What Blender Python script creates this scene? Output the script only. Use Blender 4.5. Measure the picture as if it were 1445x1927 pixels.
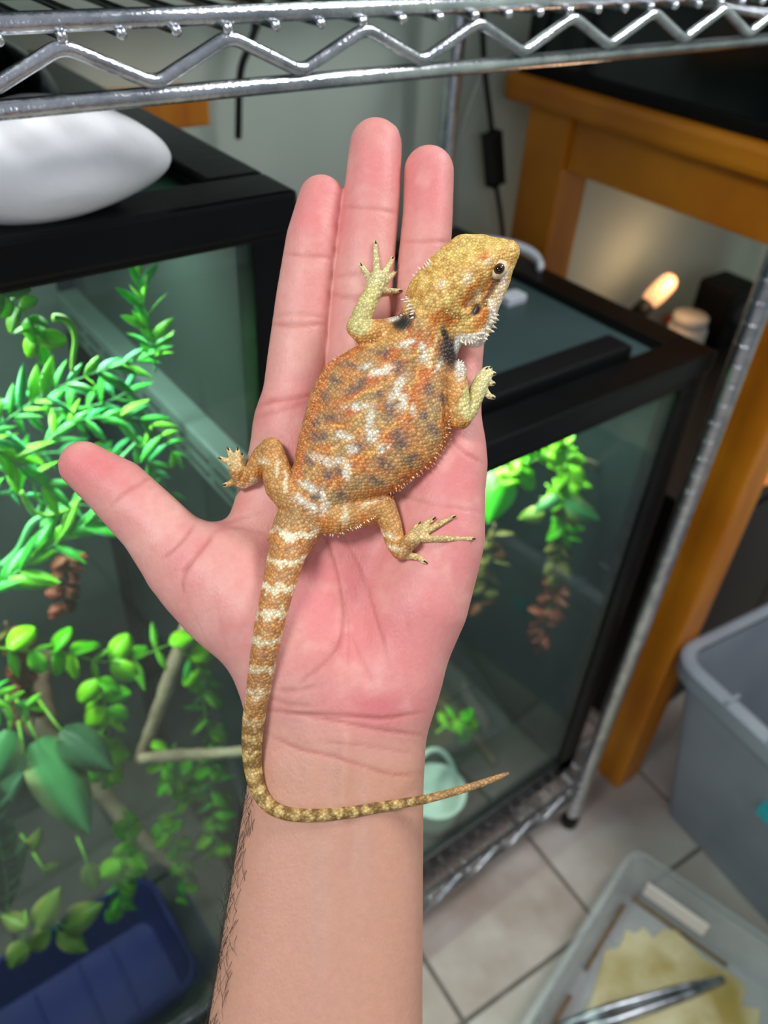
import bpy, bmesh, math, random
import numpy as np
from mathutils import Vector, Matrix

# ------------------------------------------------------------------ camera, world, light
scene = bpy.context.scene
COL = scene.collection
for o in list(bpy.data.objects):
    bpy.data.objects.remove(o)
rng = random.Random(7)
NR = np.random.RandomState(11)

PX, PY = 722.5, 963.5                      # principal point of the 1445 x 1927 frame
VX, VN = (3170.0, -86.0), (590.0, 2850.0)   # vanishing points of the shelf edge and of the verticals
_a = np.array(VX) - (PX, PY)
_b = np.array(VN) - (PX, PY)
FPX = math.sqrt(-float(_a @ _b))            # focal length in pixels
_X = np.array([_a[0], -_a[1], -FPX]); _X /= np.linalg.norm(_X)
_Z = -np.array([_b[0], -_b[1], -FPX]); _Z /= np.linalg.norm(_Z)
RW = np.array([_X, np.cross(_Z, _X), _Z])   # camera axes -> world
CAM = np.array([0.0, 0.0, 1.39])

cd = bpy.data.cameras.new('camera')
cam = bpy.data.objects.new('camera', cd)
COL.objects.link(cam)
m4 = np.eye(4); m4[:3, :3] = RW; m4[:3, 3] = CAM
cam.matrix_world = Matrix(m4.tolist())
cd.sensor_fit = 'VERTICAL'
cd.sensor_height = 36.0
cd.lens = FPX / 1927.0 * 36.0
cd.clip_start = 0.02
cd.dof.use_dof = True
cd.dof.focus_distance = 0.277
cd.dof.aperture_fstop = 10.0
scene.camera = cam

w = bpy.data.worlds.new('room_light'); scene.world = w
w.use_nodes = True
w.node_tree.nodes['Background'].inputs[0].default_value = (0.80, 0.88, 1.0, 1)
w.node_tree.nodes['Background'].inputs[1].default_value = 0.36

def area_light(name, loc, target, sx, sy, power, color):
    l = bpy.data.lights.new(name, 'AREA'); l.shape = 'RECTANGLE'
    l.size, l.size_y, l.energy, l.color = sx, sy, power, color
    o = bpy.data.objects.new(name, l); COL.objects.link(o)
    o.location = loc
    o.rotation_euler = (Vector(target) - Vector(loc)).to_track_quat('-Z', 'Y').to_euler()
    return o
area_light('unseen_overhead_light', (-0.75, 0.05, 2.40), (0.25, 0.30, 1.1), 0.42, 0.30, 20, (0.96, 0.98, 1.0))
area_light('unseen_overhead_light', (1.35, -0.15, 2.55), (1.0, 0.8, 0.9), 0.7, 0.5, 34, (0.97, 0.98, 1.0))  # unseen light added to brighten the back wall and table
area_light('unseen_front_light', (-1.2, -1.9, 1.9), (0.6, 0.5, 0.8), 1.4, 1.2, 15, (0.88, 0.95, 1.0))  # unseen frontal light with no window modelled, raised to brighten the pebble
scene.view_settings.view_transform = 'Standard'
scene.view_settings.look = 'None'
scene.view_settings.gamma = 1.0
scene.view_settings.use_curve_mapping = False
scene.view_settings.exposure = -0.25

# ------------------------------------------------------------------ helpers
def ray(u, v):
    return RW @ np.array([(u - PX) / FPX, -(v - PY) / FPX, -1.0])
def on(u, v, axis, val):
    """the point of the plane <axis> = val that stands at this spot of the survey"""
    d = ray(u, v)
    return Vector((CAM + d * ((val - CAM[axis]) / d[axis])).tolist())
def camdist(p):
    return float(-(RW.T @ (np.array(p) - CAM))[2])
def lin(c):
    c = np.asarray(c, float) / 255.0
    return np.where(c <= 0.04045, c / 12.92, ((c + 0.055) / 1.055) ** 2.4)
def rgba(c):
    return tuple(float(x) for x in lin(c)) + (1.0,)

def new_mat(name):
    m = bpy.data.materials.new(name); m.use_nodes = True
    nt = m.node_tree
    return m, nt, nt.nodes['Principled BSDF'], nt.nodes['Material Output']
def mat(name, c1, rough=0.5, c2=None, nscale=20.0, metal=0.0, bump=0.0, bscale=None, spec=0.5, sss=0.0, emit=0.0, trans=0.0, stretch=None):
    m, nt, b, out = new_mat(name)
    N, L = nt.nodes, nt.links
    b.inputs['Base Color'].default_value = rgba(c1)
    b.inputs['Roughness'].default_value = rough
    b.inputs['Metallic'].default_value = metal
    b.inputs['Specular IOR Level'].default_value = spec
    if sss:
        b.inputs['Subsurface Weight'].default_value = sss
        b.inputs['Subsurface Radius'].default_value = (0.004, 0.002, 0.001)
    if emit:
        b.inputs['Emission Color'].default_value = rgba(c1)
        b.inputs['Emission Strength'].default_value = emit
    tc = N.new('ShaderNodeTexCoord'); src = tc.outputs['Object']
    if stretch:
        mp = N.new('ShaderNodeMapping'); mp.inputs['Scale'].default_value = stretch
        L.new(src, mp.inputs['Vector']); src = mp.outputs['Vector']
    if c2 is not None:
        n = N.new('ShaderNodeTexNoise'); n.inputs['Scale'].default_value = nscale
        n.inputs['Detail'].default_value = 6
        L.new(src, n.inputs['Vector'])
        r = N.new('ShaderNodeValToRGB')
        r.color_ramp.elements[0].position = 0.36; r.color_ramp.elements[1].position = 0.66
        r.color_ramp.elements[0].color = rgba(c1); r.color_ramp.elements[1].color = rgba(c2)
        L.new(n.outputs['Fac'], r.inputs['Fac']); L.new(r.outputs['Color'], b.inputs['Base Color'])
    if bump:
        n2 = N.new('ShaderNodeTexNoise'); n2.inputs['Scale'].default_value = bscale or nscale * 3
        n2.inputs['Detail'].default_value = 5
        L.new(src, n2.inputs['Vector'])
        bp = N.new('ShaderNodeBump'); bp.inputs['Strength'].default_value = bump; bp.inputs['Distance'].default_value = 0.002
        L.new(n2.outputs['Fac'], bp.inputs['Height']); L.new(bp.outputs['Normal'], b.inputs['Normal'])
    if trans:
        t = N.new('ShaderNodeBsdfTranslucent'); t.inputs['Color'].default_value = rgba(c2 or c1)
        mx = N.new('ShaderNodeMixShader'); mx.inputs[0].default_value = trans
        L.new(b.outputs[0], mx.inputs[1]); L.new(t.outputs[0], mx.inputs[2]); L.new(mx.outputs[0], out.inputs[0])
    return m
def glass_mat(name, tint, dust=0.04, dustc=(150, 165, 160), ior=1.5, rough=0.01):
    m, nt, b, out = new_mat(name)
    N, L = nt.nodes, nt.links
    N.remove(b)
    t = N.new('ShaderNodeBsdfTransparent'); t.inputs[0].default_value = rgba(tint)
    g = N.new('ShaderNodeBsdfGlossy'); g.inputs['Roughness'].default_value = rough
    lw = N.new('ShaderNodeLayerWeight'); lw.inputs['Blend'].default_value = 0.5
    pw = N.new('ShaderNodeMath'); pw.operation = 'POWER'; pw.inputs[1].default_value = 5.0; L.new(lw.outputs['Facing'], pw.inputs[0])
    fr = N.new('ShaderNodeMapRange'); fr.inputs['To Min'].default_value = ((ior - 1) / (ior + 1)) ** 2; L.new(pw.outputs[0], fr.inputs[0])
    mx = N.new('ShaderNodeMixShader')
    L.new(fr.outputs[0], mx.inputs[0]); L.new(t.outputs[0], mx.inputs[1]); L.new(g.outputs[0], mx.inputs[2])
    d = N.new('ShaderNodeBsdfDiffuse'); d.inputs[0].default_value = rgba(dustc)
    tc = N.new('ShaderNodeTexCoord'); nz = N.new('ShaderNodeTexNoise'); nz.inputs['Scale'].default_value = 6; nz.inputs['Detail'].default_value = 8
    L.new(tc.outputs['Object'], nz.inputs['Vector'])
    mu = N.new('ShaderNodeMath'); mu.operation = 'MULTIPLY'; mu.inputs[1].default_value = dust * 2
    L.new(nz.outputs['Fac'], mu.inputs[0])
    m2 = N.new('ShaderNodeMixShader')
    L.new(mu.outputs[0], m2.inputs[0]); L.new(mx.outputs[0], m2.inputs[1]); L.new(d.outputs[0], m2.inputs[2])
    L.new(m2.outputs[0], out.inputs[0])
    return m

def tag(o, label=None, cat=None, group=None, kind=None):
    if label: o['label'] = label
    if cat: o['category'] = cat
    if group: o['group'] = group
    if kind: o['kind'] = kind
    return o
def thing(name, loc, label, cat, group=None):
    o = bpy.data.objects.new(name, None); COL.objects.link(o)
    o.empty_display_size = 0.02
    o.location = loc
    return tag(o, label, cat, group)
def link(name, me, m, parent=None, mw=None):
    """links a mesh; its matrix is given in world space"""
    o = bpy.data.objects.new(name, me); COL.objects.link(o)
    if m is not None and not me.materials: me.materials.append(m)
    mw = mw or Matrix.Identity(4)
    if parent is not None:
        o.parent = parent
        o.matrix_parent_inverse = Matrix.Identity(4)
        o.matrix_basis = world_of(parent).inverted() @ mw
    else:
        o.matrix_basis = mw
    return o
def world_of(o):
    m = o.matrix_basis.copy()
    while o.parent is not None:
        o = o.parent; m = o.matrix_basis @ m
    return m
def bm_mesh(bm, name, smooth=False, origin=None):
    bmesh.ops.recalc_face_normals(bm, faces=bm.faces)
    if origin is not None: bmesh.ops.translate(bm, verts=bm.verts, vec=-Vector(origin))
    me = bpy.data.meshes.new(name); bm.to_mesh(me); bm.free()
    if smooth:
        for p in me.polygons: p.use_smooth = True
    return me
def from_bm(name, bm, m, parent=None, smooth=False, origin=None):
    if origin is None:
        n = len(bm.verts); origin = Vector((sum(v.co.x for v in bm.verts) / n, sum(v.co.y for v in bm.verts) / n, min(v.co.z for v in bm.verts)))
    origin = Vector(origin)
    return link(name, bm_mesh(bm, name, smooth, origin), m, parent, Matrix.Translation(origin))
def add_box(bm, x0, x1, y0, y1, z0, z1, bev=0.0, mtx=None):
    r = bmesh.ops.create_cube(bm, size=1.0)
    vs = r['verts']
    for v in vs:
        v.co = Vector(((x0 + x1) / 2 + v.co.x * (x1 - x0), (y0 + y1) / 2 + v.co.y * (y1 - y0), (z0 + z1) / 2 + v.co.z * (z1 - z0)))
    if mtx is not None:
        for v in vs: v.co = mtx @ v.co
    if bev:
        es = list({e for v in vs for e in v.link_edges})
        bmesh.ops.bevel(bm, geom=es, offset=bev, segments=2, affect='EDGES', profile=0.6)
def box(name, x0, x1, y0, y1, z0, z1, m, parent=None, bev=0.0):
    bm = bmesh.new(); add_box(bm, x0, x1, y0, y1, z0, z1, bev)
    return from_bm(name, bm, m, parent)
def smooth_path(pts, n):
    """Catmull-Rom through the points"""
    P = [np.array(p, float) for p in pts]
    P = [2 * P[0] - P[1]] + P + [2 * P[-1] - P[-2]]
    out = []
    for i in range(1, len(P) - 2):
        for k in range(n):
            t = k / n
            a, b, c, d = P[i - 1], P[i], P[i + 1], P[i + 2]
            out.append(0.5 * ((2 * b) + (-a + c) * t + (2 * a - 5 * b + 4 * c - d) * t * t + (-a + 3 * b - 3 * c + d) * t ** 3))
    out.append(P[-2])
    return out
def add_tube(bm, pts, rad, seg=8, caps=True):
    """tube along a polyline; rad is a number or one per point"""
    pts = [Vector(p) for p in pts]
    n = len(pts)
    if not hasattr(rad, '__len__'): rad = [rad] * n
    rings = []; prev = None
    for i, p in enumerate(pts):
        t = (pts[min(i + 1, n - 1)] - pts[max(i - 1, 0)]).normalized()
        if prev is None:
            a = Vector((0, 0, 1)) if abs(t.z) < 0.9 else Vector((1, 0, 0))
            u = t.cross(a).normalized()
        else:
            u = (prev - t * prev.dot(t)).normalized()
        prev = u; v = t.cross(u)
        rings.append([bm.verts.new(p + (u * math.cos(2 * math.pi * k / seg) + v * math.sin(2 * math.pi * k / seg)) * rad[i]) for k in range(seg)])
    for a, b in zip(rings, rings[1:]):
        for k in range(seg):
            bm.faces.new((a[k], a[(k + 1) % seg], b[(k + 1) % seg], b[k]))
    if caps:
        bm.faces.new(rings[0][::-1]); bm.faces.new(rings[-1])
def tube(name, pts, rad, m, parent=None, seg=8):
    bm = bmesh.new(); add_tube(bm, pts, rad, seg)
    return from_bm(name, bm, m, parent, smooth=True)
def add_lathe(bm, prof, c, seg=24, ax='z'):
    c = Vector(c); rings = []
    for r, h in prof:
        rings.append([bm.verts.new(c + Vector((r * math.cos(2 * math.pi * k / seg), r * math.sin(2 * math.pi * k / seg), h))) for k in range(seg)])
    for a, b in zip(rings, rings[1:]):
        for k in range(seg):
            bm.faces.new((a[k], a[(k + 1) % seg], b[(k + 1) % seg], b[k]))
    bm.faces.new(rings[0][::-1]); bm.faces.new(rings[-1])
def frame_mtx(origin, ydir, zhint):
    y = Vector(ydir).normalized(); z = Vector(zhint)
    x = y.cross(z).normalized(); z = x.cross(y)
    return Matrix(((x.x, y.x, z.x, origin[0]), (x.y, y.y, z.y, origin[1]), (x.z, y.z, z.z, origin[2]), (0, 0, 0, 1)))

# ------------------------------------------------------------------ materials
M = {}
M['chrome'] = mat('chrome', (236, 238, 242), 0.22, (190, 194, 200), 60, metal=1.0, bump=0.25, bscale=400)
M['black'] = mat('black_plastic', (5, 5, 6), 0.34, (8, 9, 10), 30, bump=0.1, bscale=120, spec=0.25)
M['blackmat'] = mat('black_matte', (5, 5, 6), 0.6, spec=0.2)
M['glass'] = glass_mat('terrarium_glass', (226, 240, 234), 0.035)
M['wall'] = mat('wall_paint', (196, 210, 196), 0.75, (188, 201, 188), 3, bump=0.1, bscale=90)
M['grout'] = mat('grout', (92, 86, 80), 0.9, (112, 104, 96), 30)
M['tile'] = mat('floor_tile', (160, 146, 136), 0.42, (184, 178, 172), 7, bump=0.05, bscale=50)
M['tile2'] = mat('floor_tile_warm', (152, 134, 122), 0.42, (180, 168, 160), 9, bump=0.05, bscale=50)
M['slate'] = mat('terrarium_slab', (108, 106, 102), 0.7, (136, 134, 128), 14, bump=0.3, bscale=80)
M['wood'] = mat('orange_wood', (205, 128, 18), 0.42, (176, 98, 8), 5, bump=0.06, bscale=30, stretch=(6, 1, 1))
M['led'] = mat('led_diffuser', (235, 250, 255), 0.4, emit=6.0)
M['gum'] = mat('white_plastic', (222, 226, 236), 0.3, spec=0.5)

# ------------------------------------------------------------------ the room
fl = box('floor', -2.0, 3.0, -2.2, 1.2, -0.03, -0.004, M['grout'])
tag(fl, kind='structure')
ang = math.radians(-4.2); TS = 0.288
tile_mesh = []
for mm in ('tile', 'tile2'):
    bm = bmesh.new(); add_box(bm, 0.0035, TS - 0.0035, 0.0035, TS - 0.0035, -0.012, 0.0, 0.002)
    me = bm_mesh(bm, 'tile'); me.materials.append(M[mm]); tile_mesh.append(me)
R4 = Matrix.Rotation(ang, 4, 'Z')
node = Vector((0.447, 0.262, 0))
for i in range(-4, 7):
    for j in range(-5, 3):
        p = node + R4 @ Vector((i * TS, j * TS, 0))
        if p.y + TS > 1.0: continue
        link('tile', tile_mesh[rng.random() < 0.45], None, fl, Matrix.Translation(p) @ R4)
wb = box('wall_back', -2.0, 3.0, 1.0, 1.1, -0.02, 2.6, M['wall']); tag(wb, kind='structure')
wr = box('wall_right', 2.3, 2.4, -2.0, 1.0, -0.02, 2.6, M['wall']); tag(wr, kind='structure')

# ------------------------------------------------------------------ chrome wire shelf
SH = thing('wire_shelf', (0.2, 0.62, 0), 'chrome wire rack with zigzag shelf edge and notched round posts', 'shelf')
YF, YB, XL, XR = 0.400, 0.930, -0.42, 0.833
def post(x, y):
    bm = bmesh.new(); prof = [(0.0125, 0.0)]
    z = 0.03
    while z < 2.05:
        prof += [(0.0125, z - 0.0006), (0.0125, z), (0.0121, z + 0.0004), (0.0121, z + 0.0012), (0.0125, z + 0.0016), (0.0125, z + 0.0022)]
        z += 0.0254
    prof.append((0.0125, 2.07))
    add_lathe(bm, prof, (x, y, 0), 18)
    o = from_bm('post', bm, M['chrome'], SH, smooth=True, origin=(x, y, 0))
    bm = bmesh.new(); add_lathe(bm, [(0.016, 0.0), (0.016, 0.02), (0.0135, 0.03)], (x, y, 0), 18)
    from_bm('foot', bm, M['black'], o, smooth=False, origin=(x, y, 0))
for x, y in ((XR, YF), (XR, YB), (XL, YF), (XL, YB)): post(x, y)
wire_me = None
def deck(zt, zl, y_out):
    s = bpy.data.objects.new('shelf', None); COL.objects.link(s); s.empty_display_size = 0.02
    s.parent = SH; s.matrix_basis = Matrix.Translation(Vector((0, 0, zt)))
    global wire_me
    for y, sg in ((YF, -1), (YB, 1)):
        tube('rim_rod', [(XL, y, zt), (XR, y, zt)], 0.0043, M['chrome'], s, 12)
        tube('rim_rod', [(XL, y, zl), (XR, y, zl)], 0.0043, M['chrome'], s, 12)
        pts = []
        k = 0; x = 0.130 - 7 * 0.0806
        top, bot = zt - 0.0085, zl + 0.0055
        while x < XR - 0.005:
            pts.append((x, y + sg * 0.002, bot if k % 2 else top)); x += 0.0403; k += 1
        rp = []
        for i, p in enumerate(pts):          # rounded bends
            p = Vector(p)
            if 0 < i < len(pts) - 1:
                a, b = Vector(pts[i - 1]), Vector(pts[i + 1])
                da, db = (a - p).normalized() * 0.006, (b - p).normalized() * 0.006
                for t in (0, .25, .5, .75, 1): rp.append((p + da) * (1 - t) ** 2 + p * 2 * t * (1 - t) + (p + db) * t * t)
            else: rp.append(p)
        tube('zigzag_wire', rp, 0.0033, M['chrome'], s, 10)
    for x in (XL, XR):
        tube('side_rod', [(x, YF, zt), (x, YB, zt)], 0.0043, M['chrome'], s, 10)
        tube('side_rod', [(x, YF, zl), (x, YB, zl)], 0.0043, M['chrome'], s, 10)
    if wire_me is None:
        bm = bmesh.new()
        y0 = YF - 0.006
        add_tube(bm, [(0, y0, -0.0006), (0, y0 + .001, 0), (0, y0 + .004, 0), (0, YB + .004, 0)], [0.0012, 0.0026, 0.0021, 0.0021], 10)
        wire_me = bm_mesh(bm, 'deck_wire', True); wire_me.materials.append(M['chrome'])
    x = 0.130 - 20 * 0.02635
    while x < XR - 0.01:
        link('deck_wire', wire_me, None, s, Matrix.Translation(Vector((x, 0, zt - 0.0050)))); x += 0.02635
deck(1.3300, 1.2980, 0)
deck(0.150, 0.105, 0)
ZD = 0.150 - 0.0005 + 0.005        # top of the lower deck rim

# dark tank standing on the upper shelf (only its base shows)
tk = thing('fish_tank', (0.10, 0.65, 1.335), 'black based glass tank standing on the upper wire shelf', 'tank')
box('base', -0.30, 0.42, 0.425, 0.865, 1.3345, 1.362, M['black'], tk, 0.003)
for x0, x1, y0, y1 in ((-0.295, 0.415, 0.430, 0.434), (-0.295, 0.415, 0.856, 0.860), (-0.295, -0.291, 0.434, 0.856), (0.411, 0.415, 0.434, 0.856)):
    box('glass_pane', x0, x1, y0, y1, 1.362, 1.60, M['glass'], tk)
box('rim', -0.30, 0.42, 0.425, 0.865, 1.60, 1.62, M['black'], tk, 0.003)

# ------------------------------------------------------------------ terrariums
M['mesh_black'] = None
def wire_mesh_mat(name, c_wire, pitch, cover):
    """woven screen: thin wires, open between them"""
    m, nt, b, out = new_mat(name)
    N, L = nt.nodes, nt.links
    b.inputs['Base Color'].default_value = rgba(c_wire); b.inputs['Roughness'].default_value = 0.45
    tc = N.new('ShaderNodeTexCoord'); sp = N.new('ShaderNodeSeparateXYZ'); L.new(tc.outputs['Object'], sp.inputs[0])
    fs = []
    for ax in ('X', 'Y', 'Z'):
        a = N.new('ShaderNodeMath'); a.operation = 'MULTIPLY'; a.inputs[1].default_value = 1.0 / pitch; L.new(sp.outputs[ax], a.inputs[0])
        f = N.new('ShaderNodeMath'); f.operation = 'FRACT'; L.new(a.outputs[0], f.inputs[0])
        g = N.new('ShaderNodeMath'); g.operation = 'LESS_THAN'; g.inputs[1].default_value = cover; L.new(f.outputs[0], g.inputs[0])
        fs.append(g)
    return m, nt, b, out, fs
def screen_mat(name, c, pitch, cover, axes):
    m, nt, b, out, fs = wire_mesh_mat(name, c, pitch, cover)
    N, L = nt.nodes, nt.links
    mx = N.new('ShaderNodeMath'); mx.operation = 'MAXIMUM'
    L.new(fs[axes[0]].outputs[0], mx.inputs[0]); L.new(fs[axes[1]].outputs[0], mx.inputs[1])
    t = N.new('ShaderNodeBsdfTransparent'); ms = N.new('ShaderNodeMixShader')
    L.new(mx.outputs[0], ms.inputs[0]); L.new(t.outputs[0], ms.inputs[1]); L.new(b.outputs[0], ms.inputs[2]); L.new(ms.outputs[0], out.inputs[0])
    return m
M['screen_top'] = screen_mat('lid_screen', (52, 112, 84), 0.0030, 0.40, (0, 1))
M['screen_dark'] = screen_mat('lid_screen_dark', (66, 88, 88), 0.0022, 0.55, (0, 1))
M['screen_side'] = screen_mat('side_screen', (28, 37, 34), 0.0020, 0.55, (1, 2))
M['backfoam'] = mat('back_panel', (44, 54, 52), 0.8, (60, 70, 67), 6, bump=0.15, bscale=60)
M['darkpanel'] = mat('dark_side_panel', (20, 29, 28), 0.3, (27, 38, 36), 8)
M['railgrey'] = mat('grey_vent_rail', (66, 80, 76), 0.4, (56, 70, 66), 12)
M['slot'] = mat('rail_slot', (24, 33, 31), 0.6)

M['soil'] = mat('dark_slab', (58, 58, 54), 0.85, (76, 75, 70), 14, bump=0.3, bscale=80)
M['soil_dark'] = mat('dark_soil', (40, 40, 38), 0.85, (54, 53, 50), 14, bump=0.3, bscale=80)
def lid(T, x0, x1, y0, y1, zt, fw, mname, h=0.022):
    """screen lid: a frame of four bars and the woven screen inside"""
    L_ = bpy.data.objects.new('lid', None); COL.objects.link(L_); L_.empty_display_size = 0.02
    L_.parent = T; L_.matrix_basis = world_of(T).inverted() @ Matrix.Translation(Vector(((x0 + x1) / 2, (y0 + y1) / 2, zt - h)))
    for a in ((x0, x1, y0, y0 + fw), (x0, x1, y1 - fw, y1), (x0, x0 + fw, y0 + fw, y1 - fw), (x1 - fw, x1, y0 + fw, y1 - fw)):
        box('lid_bar', a[0], a[1], a[2], a[3], zt - h, zt, M['black'], L_, 0.003)
    t = 0.004
    for a in ((x0 + fw, x1 - fw, y0 + fw, y0 + fw + t), (x0 + fw, x1 - fw, y1 - fw - t, y1 - fw), (x0 + fw, x0 + fw + t, y0 + fw, y1 - fw), (x1 - fw - t, x1 - fw, y0 + fw, y1 - fw)):
        box('screen_bead', a[0], a[1], a[2], a[3], zt - h, zt - 0.004, M['blackmat'], L_)
    box('screen', x0 + fw, x1 - fw, y0 + fw, y1 - fw, zt - 0.010, zt - 0.0088, M[mname], L_)
    return L_

# --- tall terrarium on the left of the rack
TL = thing('glass_terrarium', (-0.03, 0.65, ZD), 'tall glass terrarium with white pebble on its green screen lid', 'terrarium')
ax0, ax1, ay0, ay1, azt = -0.375, 0.262, 0.424, 0.884, 1.236
box('base_frame', ax0, ax1, ay0, ay1, ZD, ZD + 0.020, M['black'], TL, 0.002)
box('bottom_rail', ax0, ax1, ay0, ay0 + 0.022, ZD + 0.020, ZD + 0.045, M['black'], TL, 0.002)
box('top_frame', ax0, ax1, ay0, ay0 + 0.030, azt - 0.0285, azt - 0.022, M['black'], TL, 0.002)
box('top_frame', ax0, ax1, ay1 - 0.030, ay1, azt - 0.0285, azt - 0.022, M['black'], TL, 0.002)
box('top_frame', ax0, ax0 + 0.030, ay0 + 0.030, ay1 - 0.030, azt - 0.0285, azt - 0.022, M['black'], TL, 0.002)
box('top_frame', ax1 - 0.030, ax1, ay0 + 0.030, ay1 - 0.030, azt - 0.0285, azt - 0.022, M['black'], TL, 0.002)
for x in (ax0, ax1 - 0.030):
    for y in (ay0, ay1 - 0.024):
        box('corner_post', x, x + 0.030, y, y + 0.024, ZD + 0.02, azt - 0.0275, M['black'], TL, 0.002)
lid(TL, ax0, ax1, ay0 - 0.004, ay1, azt, 0.040, 'screen_top', 0.024)
box('front_glass', ax0 + 0.03, ax1 - 0.03, ay0 + 0.004, ay0 + 0.008, ZD + 0.045, azt - 0.0275, M['glass'], TL)
box('back_panel', ax0 + 0.03, ax1 - 0.03, ay1 - 0.020, ay1 - 0.012, ZD + 0.02, azt - 0.0275, M['backfoam'], TL)
box('side_glass', ax1 - 0.012, ax1 - 0.008, ay0 + 0.024, ay1 - 0.024, ZD + 0.02, 0.985, M['darkpanel'], TL)
box('side_glass', ax0 + 0.008, ax0 + 0.012, ay0 + 0.024, ay1 - 0.024, ZD + 0.02, 0.985, M['darkpanel'], TL)
box('side_screen', ax1 - 0.012, ax1 - 0.009, ay0 + 0.024, ay1 - 0.024, 1.012, azt - 0.0275, M['screen_side'], TL)
box('side_screen', ax0 + 0.009, ax0 + 0.012, ay0 + 0.024, ay1 - 0.024, 1.012, azt - 0.0275, M['screen_side'], TL)
rail = box('vent_rail', ax1 - 0.034, ax1 - 0.008, ay0 + 0.024, ay1 - 0.024, 0.972, 1.012, M['railgrey'], TL, 0.003)
y = ay0 + 0.04
while y < ay1 - 0.07:
    for z in (0.982, 0.996):
        box('vent_slot', ax1 - 0.0352, ax1 - 0.0338, y, y + 0.034, z, z + 0.005, M['slot'], rail)
    y += 0.046
box('floor_slab', ax0 + 0.03, -0.060, ay0 + 0.024, ay1 - 0.024, ZD + 0.020, ZD + 0.030, M['soil'], TL, 0.002)
box('floor_slab', -0.055, ax1 - 0.03, ay0 + 0.024, 0.640, ZD + 0.020, ZD + 0.030, M['soil'], TL, 0.002)
box('floor_slab', -0.055, ax1 - 0.03, 0.645, ay1 - 0.024, ZD + 0.020, ZD + 0.030, M['soil'], TL, 0.002)
# LED bar under the lid
def led_bar(name, x0, x1, y, z, label, power, col):
    t = thing(name, ((x0 + x1) / 2, y, z), label, 'lamp')
    box('housing', x0, x1, y - 0.022, y + 0.022, z + 0.004, z + 0.014, M['black'], t, 0.002)
    box('diffuser', x0 + 0.01, x1 - 0.01, y - 0.016, y + 0.016, z, z + 0.004, M['led'], t)
    l = area_light('led_light', ((x0 + x1) / 2, y, z - 0.002), ((x0 + x1) / 2, y, 0), x1 - x0 - 0.03, 0.03, power, col)
    return t
led_bar('light_bar', ax0 + 0.026, ax1 - 0.026, 0.580, azt - 0.044, 'white light bar fixed under the lid of the tall terrarium', 11.0, (0.95, 1.0, 0.93))

# --- lower terrarium on the right of the rack
TR = thing('glass_terrarium', (0.55, 0.65, ZD), 'lower black framed glass terrarium beside the notched post, with dark screen lid', 'terrarium')
bx0, bx1, by0, by1, bzt = 0.285, 0.819, 0.424, 0.875, 0.980
box('base_frame', bx0, bx1, by0, by1, ZD, ZD + 0.020, M['black'], TR, 0.002)
box('bottom_rail', bx0, bx1, by0, by0 + 0.022, ZD + 0.020, ZD + 0.052, M['black'], TR, 0.002)
for a in ((bx0, bx1, by0, by0 + 0.030), (bx0, bx1, by1 - 0.03, by1), (bx0, bx0 + 0.03, by0 + 0.03, by1 - 0.03), (bx1 - 0.03, bx1, by0 + 0.03, by1 - 0.03)):
    box('top_frame', a[0], a[1], a[2], a[3], bzt - 0.039, bzt - 0.024, M['black'], TR, 0.002)
for x in (bx0, bx1 - 0.045):
    for y in (by0, by1 - 0.024):
        box('corner_post', x, x + 0.045, y, y + 0.024, ZD + 0.02, bzt - 0.039, M['black'], TR, 0.002)
lid_r = lid(TR, bx0, bx1, by0 - 0.004, by1, bzt, 0.044, 'screen_dark', 0.026)
box('latch_bar', bx0 + 0.045, 0.722, 0.466, 0.502, bzt - 0.006, bzt + 0.012, M['blackmat'], lid_r, 0.004)
box('front_glass', bx0 + 0.045, bx1 - 0.045, by0 + 0.004, by0 + 0.008, ZD + 0.052, bzt - 0.039, M['glass'], TR)
box('back_panel', bx0 + 0.03, bx1 - 0.03, by1 - 0.02, by1 - 0.012, ZD + 0.02, bzt - 0.039, M['darkpanel'], TR)
for x in (bx0 + 0.008, bx1 - 0.012):
    box('side_glass', x, x + 0.004, by0 + 0.024, by1 - 0.024, ZD + 0.02, bzt - 0.039, M['darkpanel'], TR)
for i in range(2):
    for j in range(2):
        X0 = bx0 + 0.03 + i * 0.237; Y0 = by0 + 0.024 + j * 0.2015
        box('floor_slab', X0, X0 + 0.233, Y0, Y0 + 0.198, ZD + 0.020, ZD + 0.028, M['soil_dark'], TR, 0.002)
box('handle_bar', 0.757, 0.772, by0 + 0.010, by0 + 0.030, 0.36, 0.66, M['black'], TR, 0.003)
led_bar('light_bar', bx0 + 0.05, bx1 - 0.05, 0.560, bzt - 0.046, 'white light bar fixed under the lid of the lower terrarium', 7.0, (0.92, 1.0, 0.9))

# ------------------------------------------------------------------ table and what stands on and under it
TB = thing('side_table', (1.35, 0.665, 0), 'orange wooden table with thick top and square legs beside the rack', 'table')
box('tabletop', 0.950, 1.90, 0.380, 0.948, 1.125, 1.162, M['wood'], TB, 0.009)
for x in (0.962, 1.825):
    for y in (0.392, 0.820):
        box('leg', x, x + 0.066, y, y + (0.063 if y < .5 else 0.08), 0.0, 1.125, M['wood'], TB, 0.004)
box('apron', 0.972, 0.992, 0.455, 0.820, 1.052, 1.125, M['wood'], TB, 0.003)
box('apron', 1.840, 1.860, 0.455, 0.820, 1.052, 1.125, M['wood'], TB, 0.003)
box('apron', 1.028, 1.825, 0.402, 0.422, 1.052, 1.125, M['wood'], TB, 0.003)
box('apron', 1.028, 1.825, 0.870, 0.890, 1.052, 1.125, M['wood'], TB, 0.003)
M['darkglass'] = mat('smoked_glass', (9, 16, 16), 0.12, (12, 20, 20), 5)
BT = thing('reptile_tank', (1.35, 0.68, 1.162), 'black glass tank standing on the orange table', 'tank')
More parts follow.
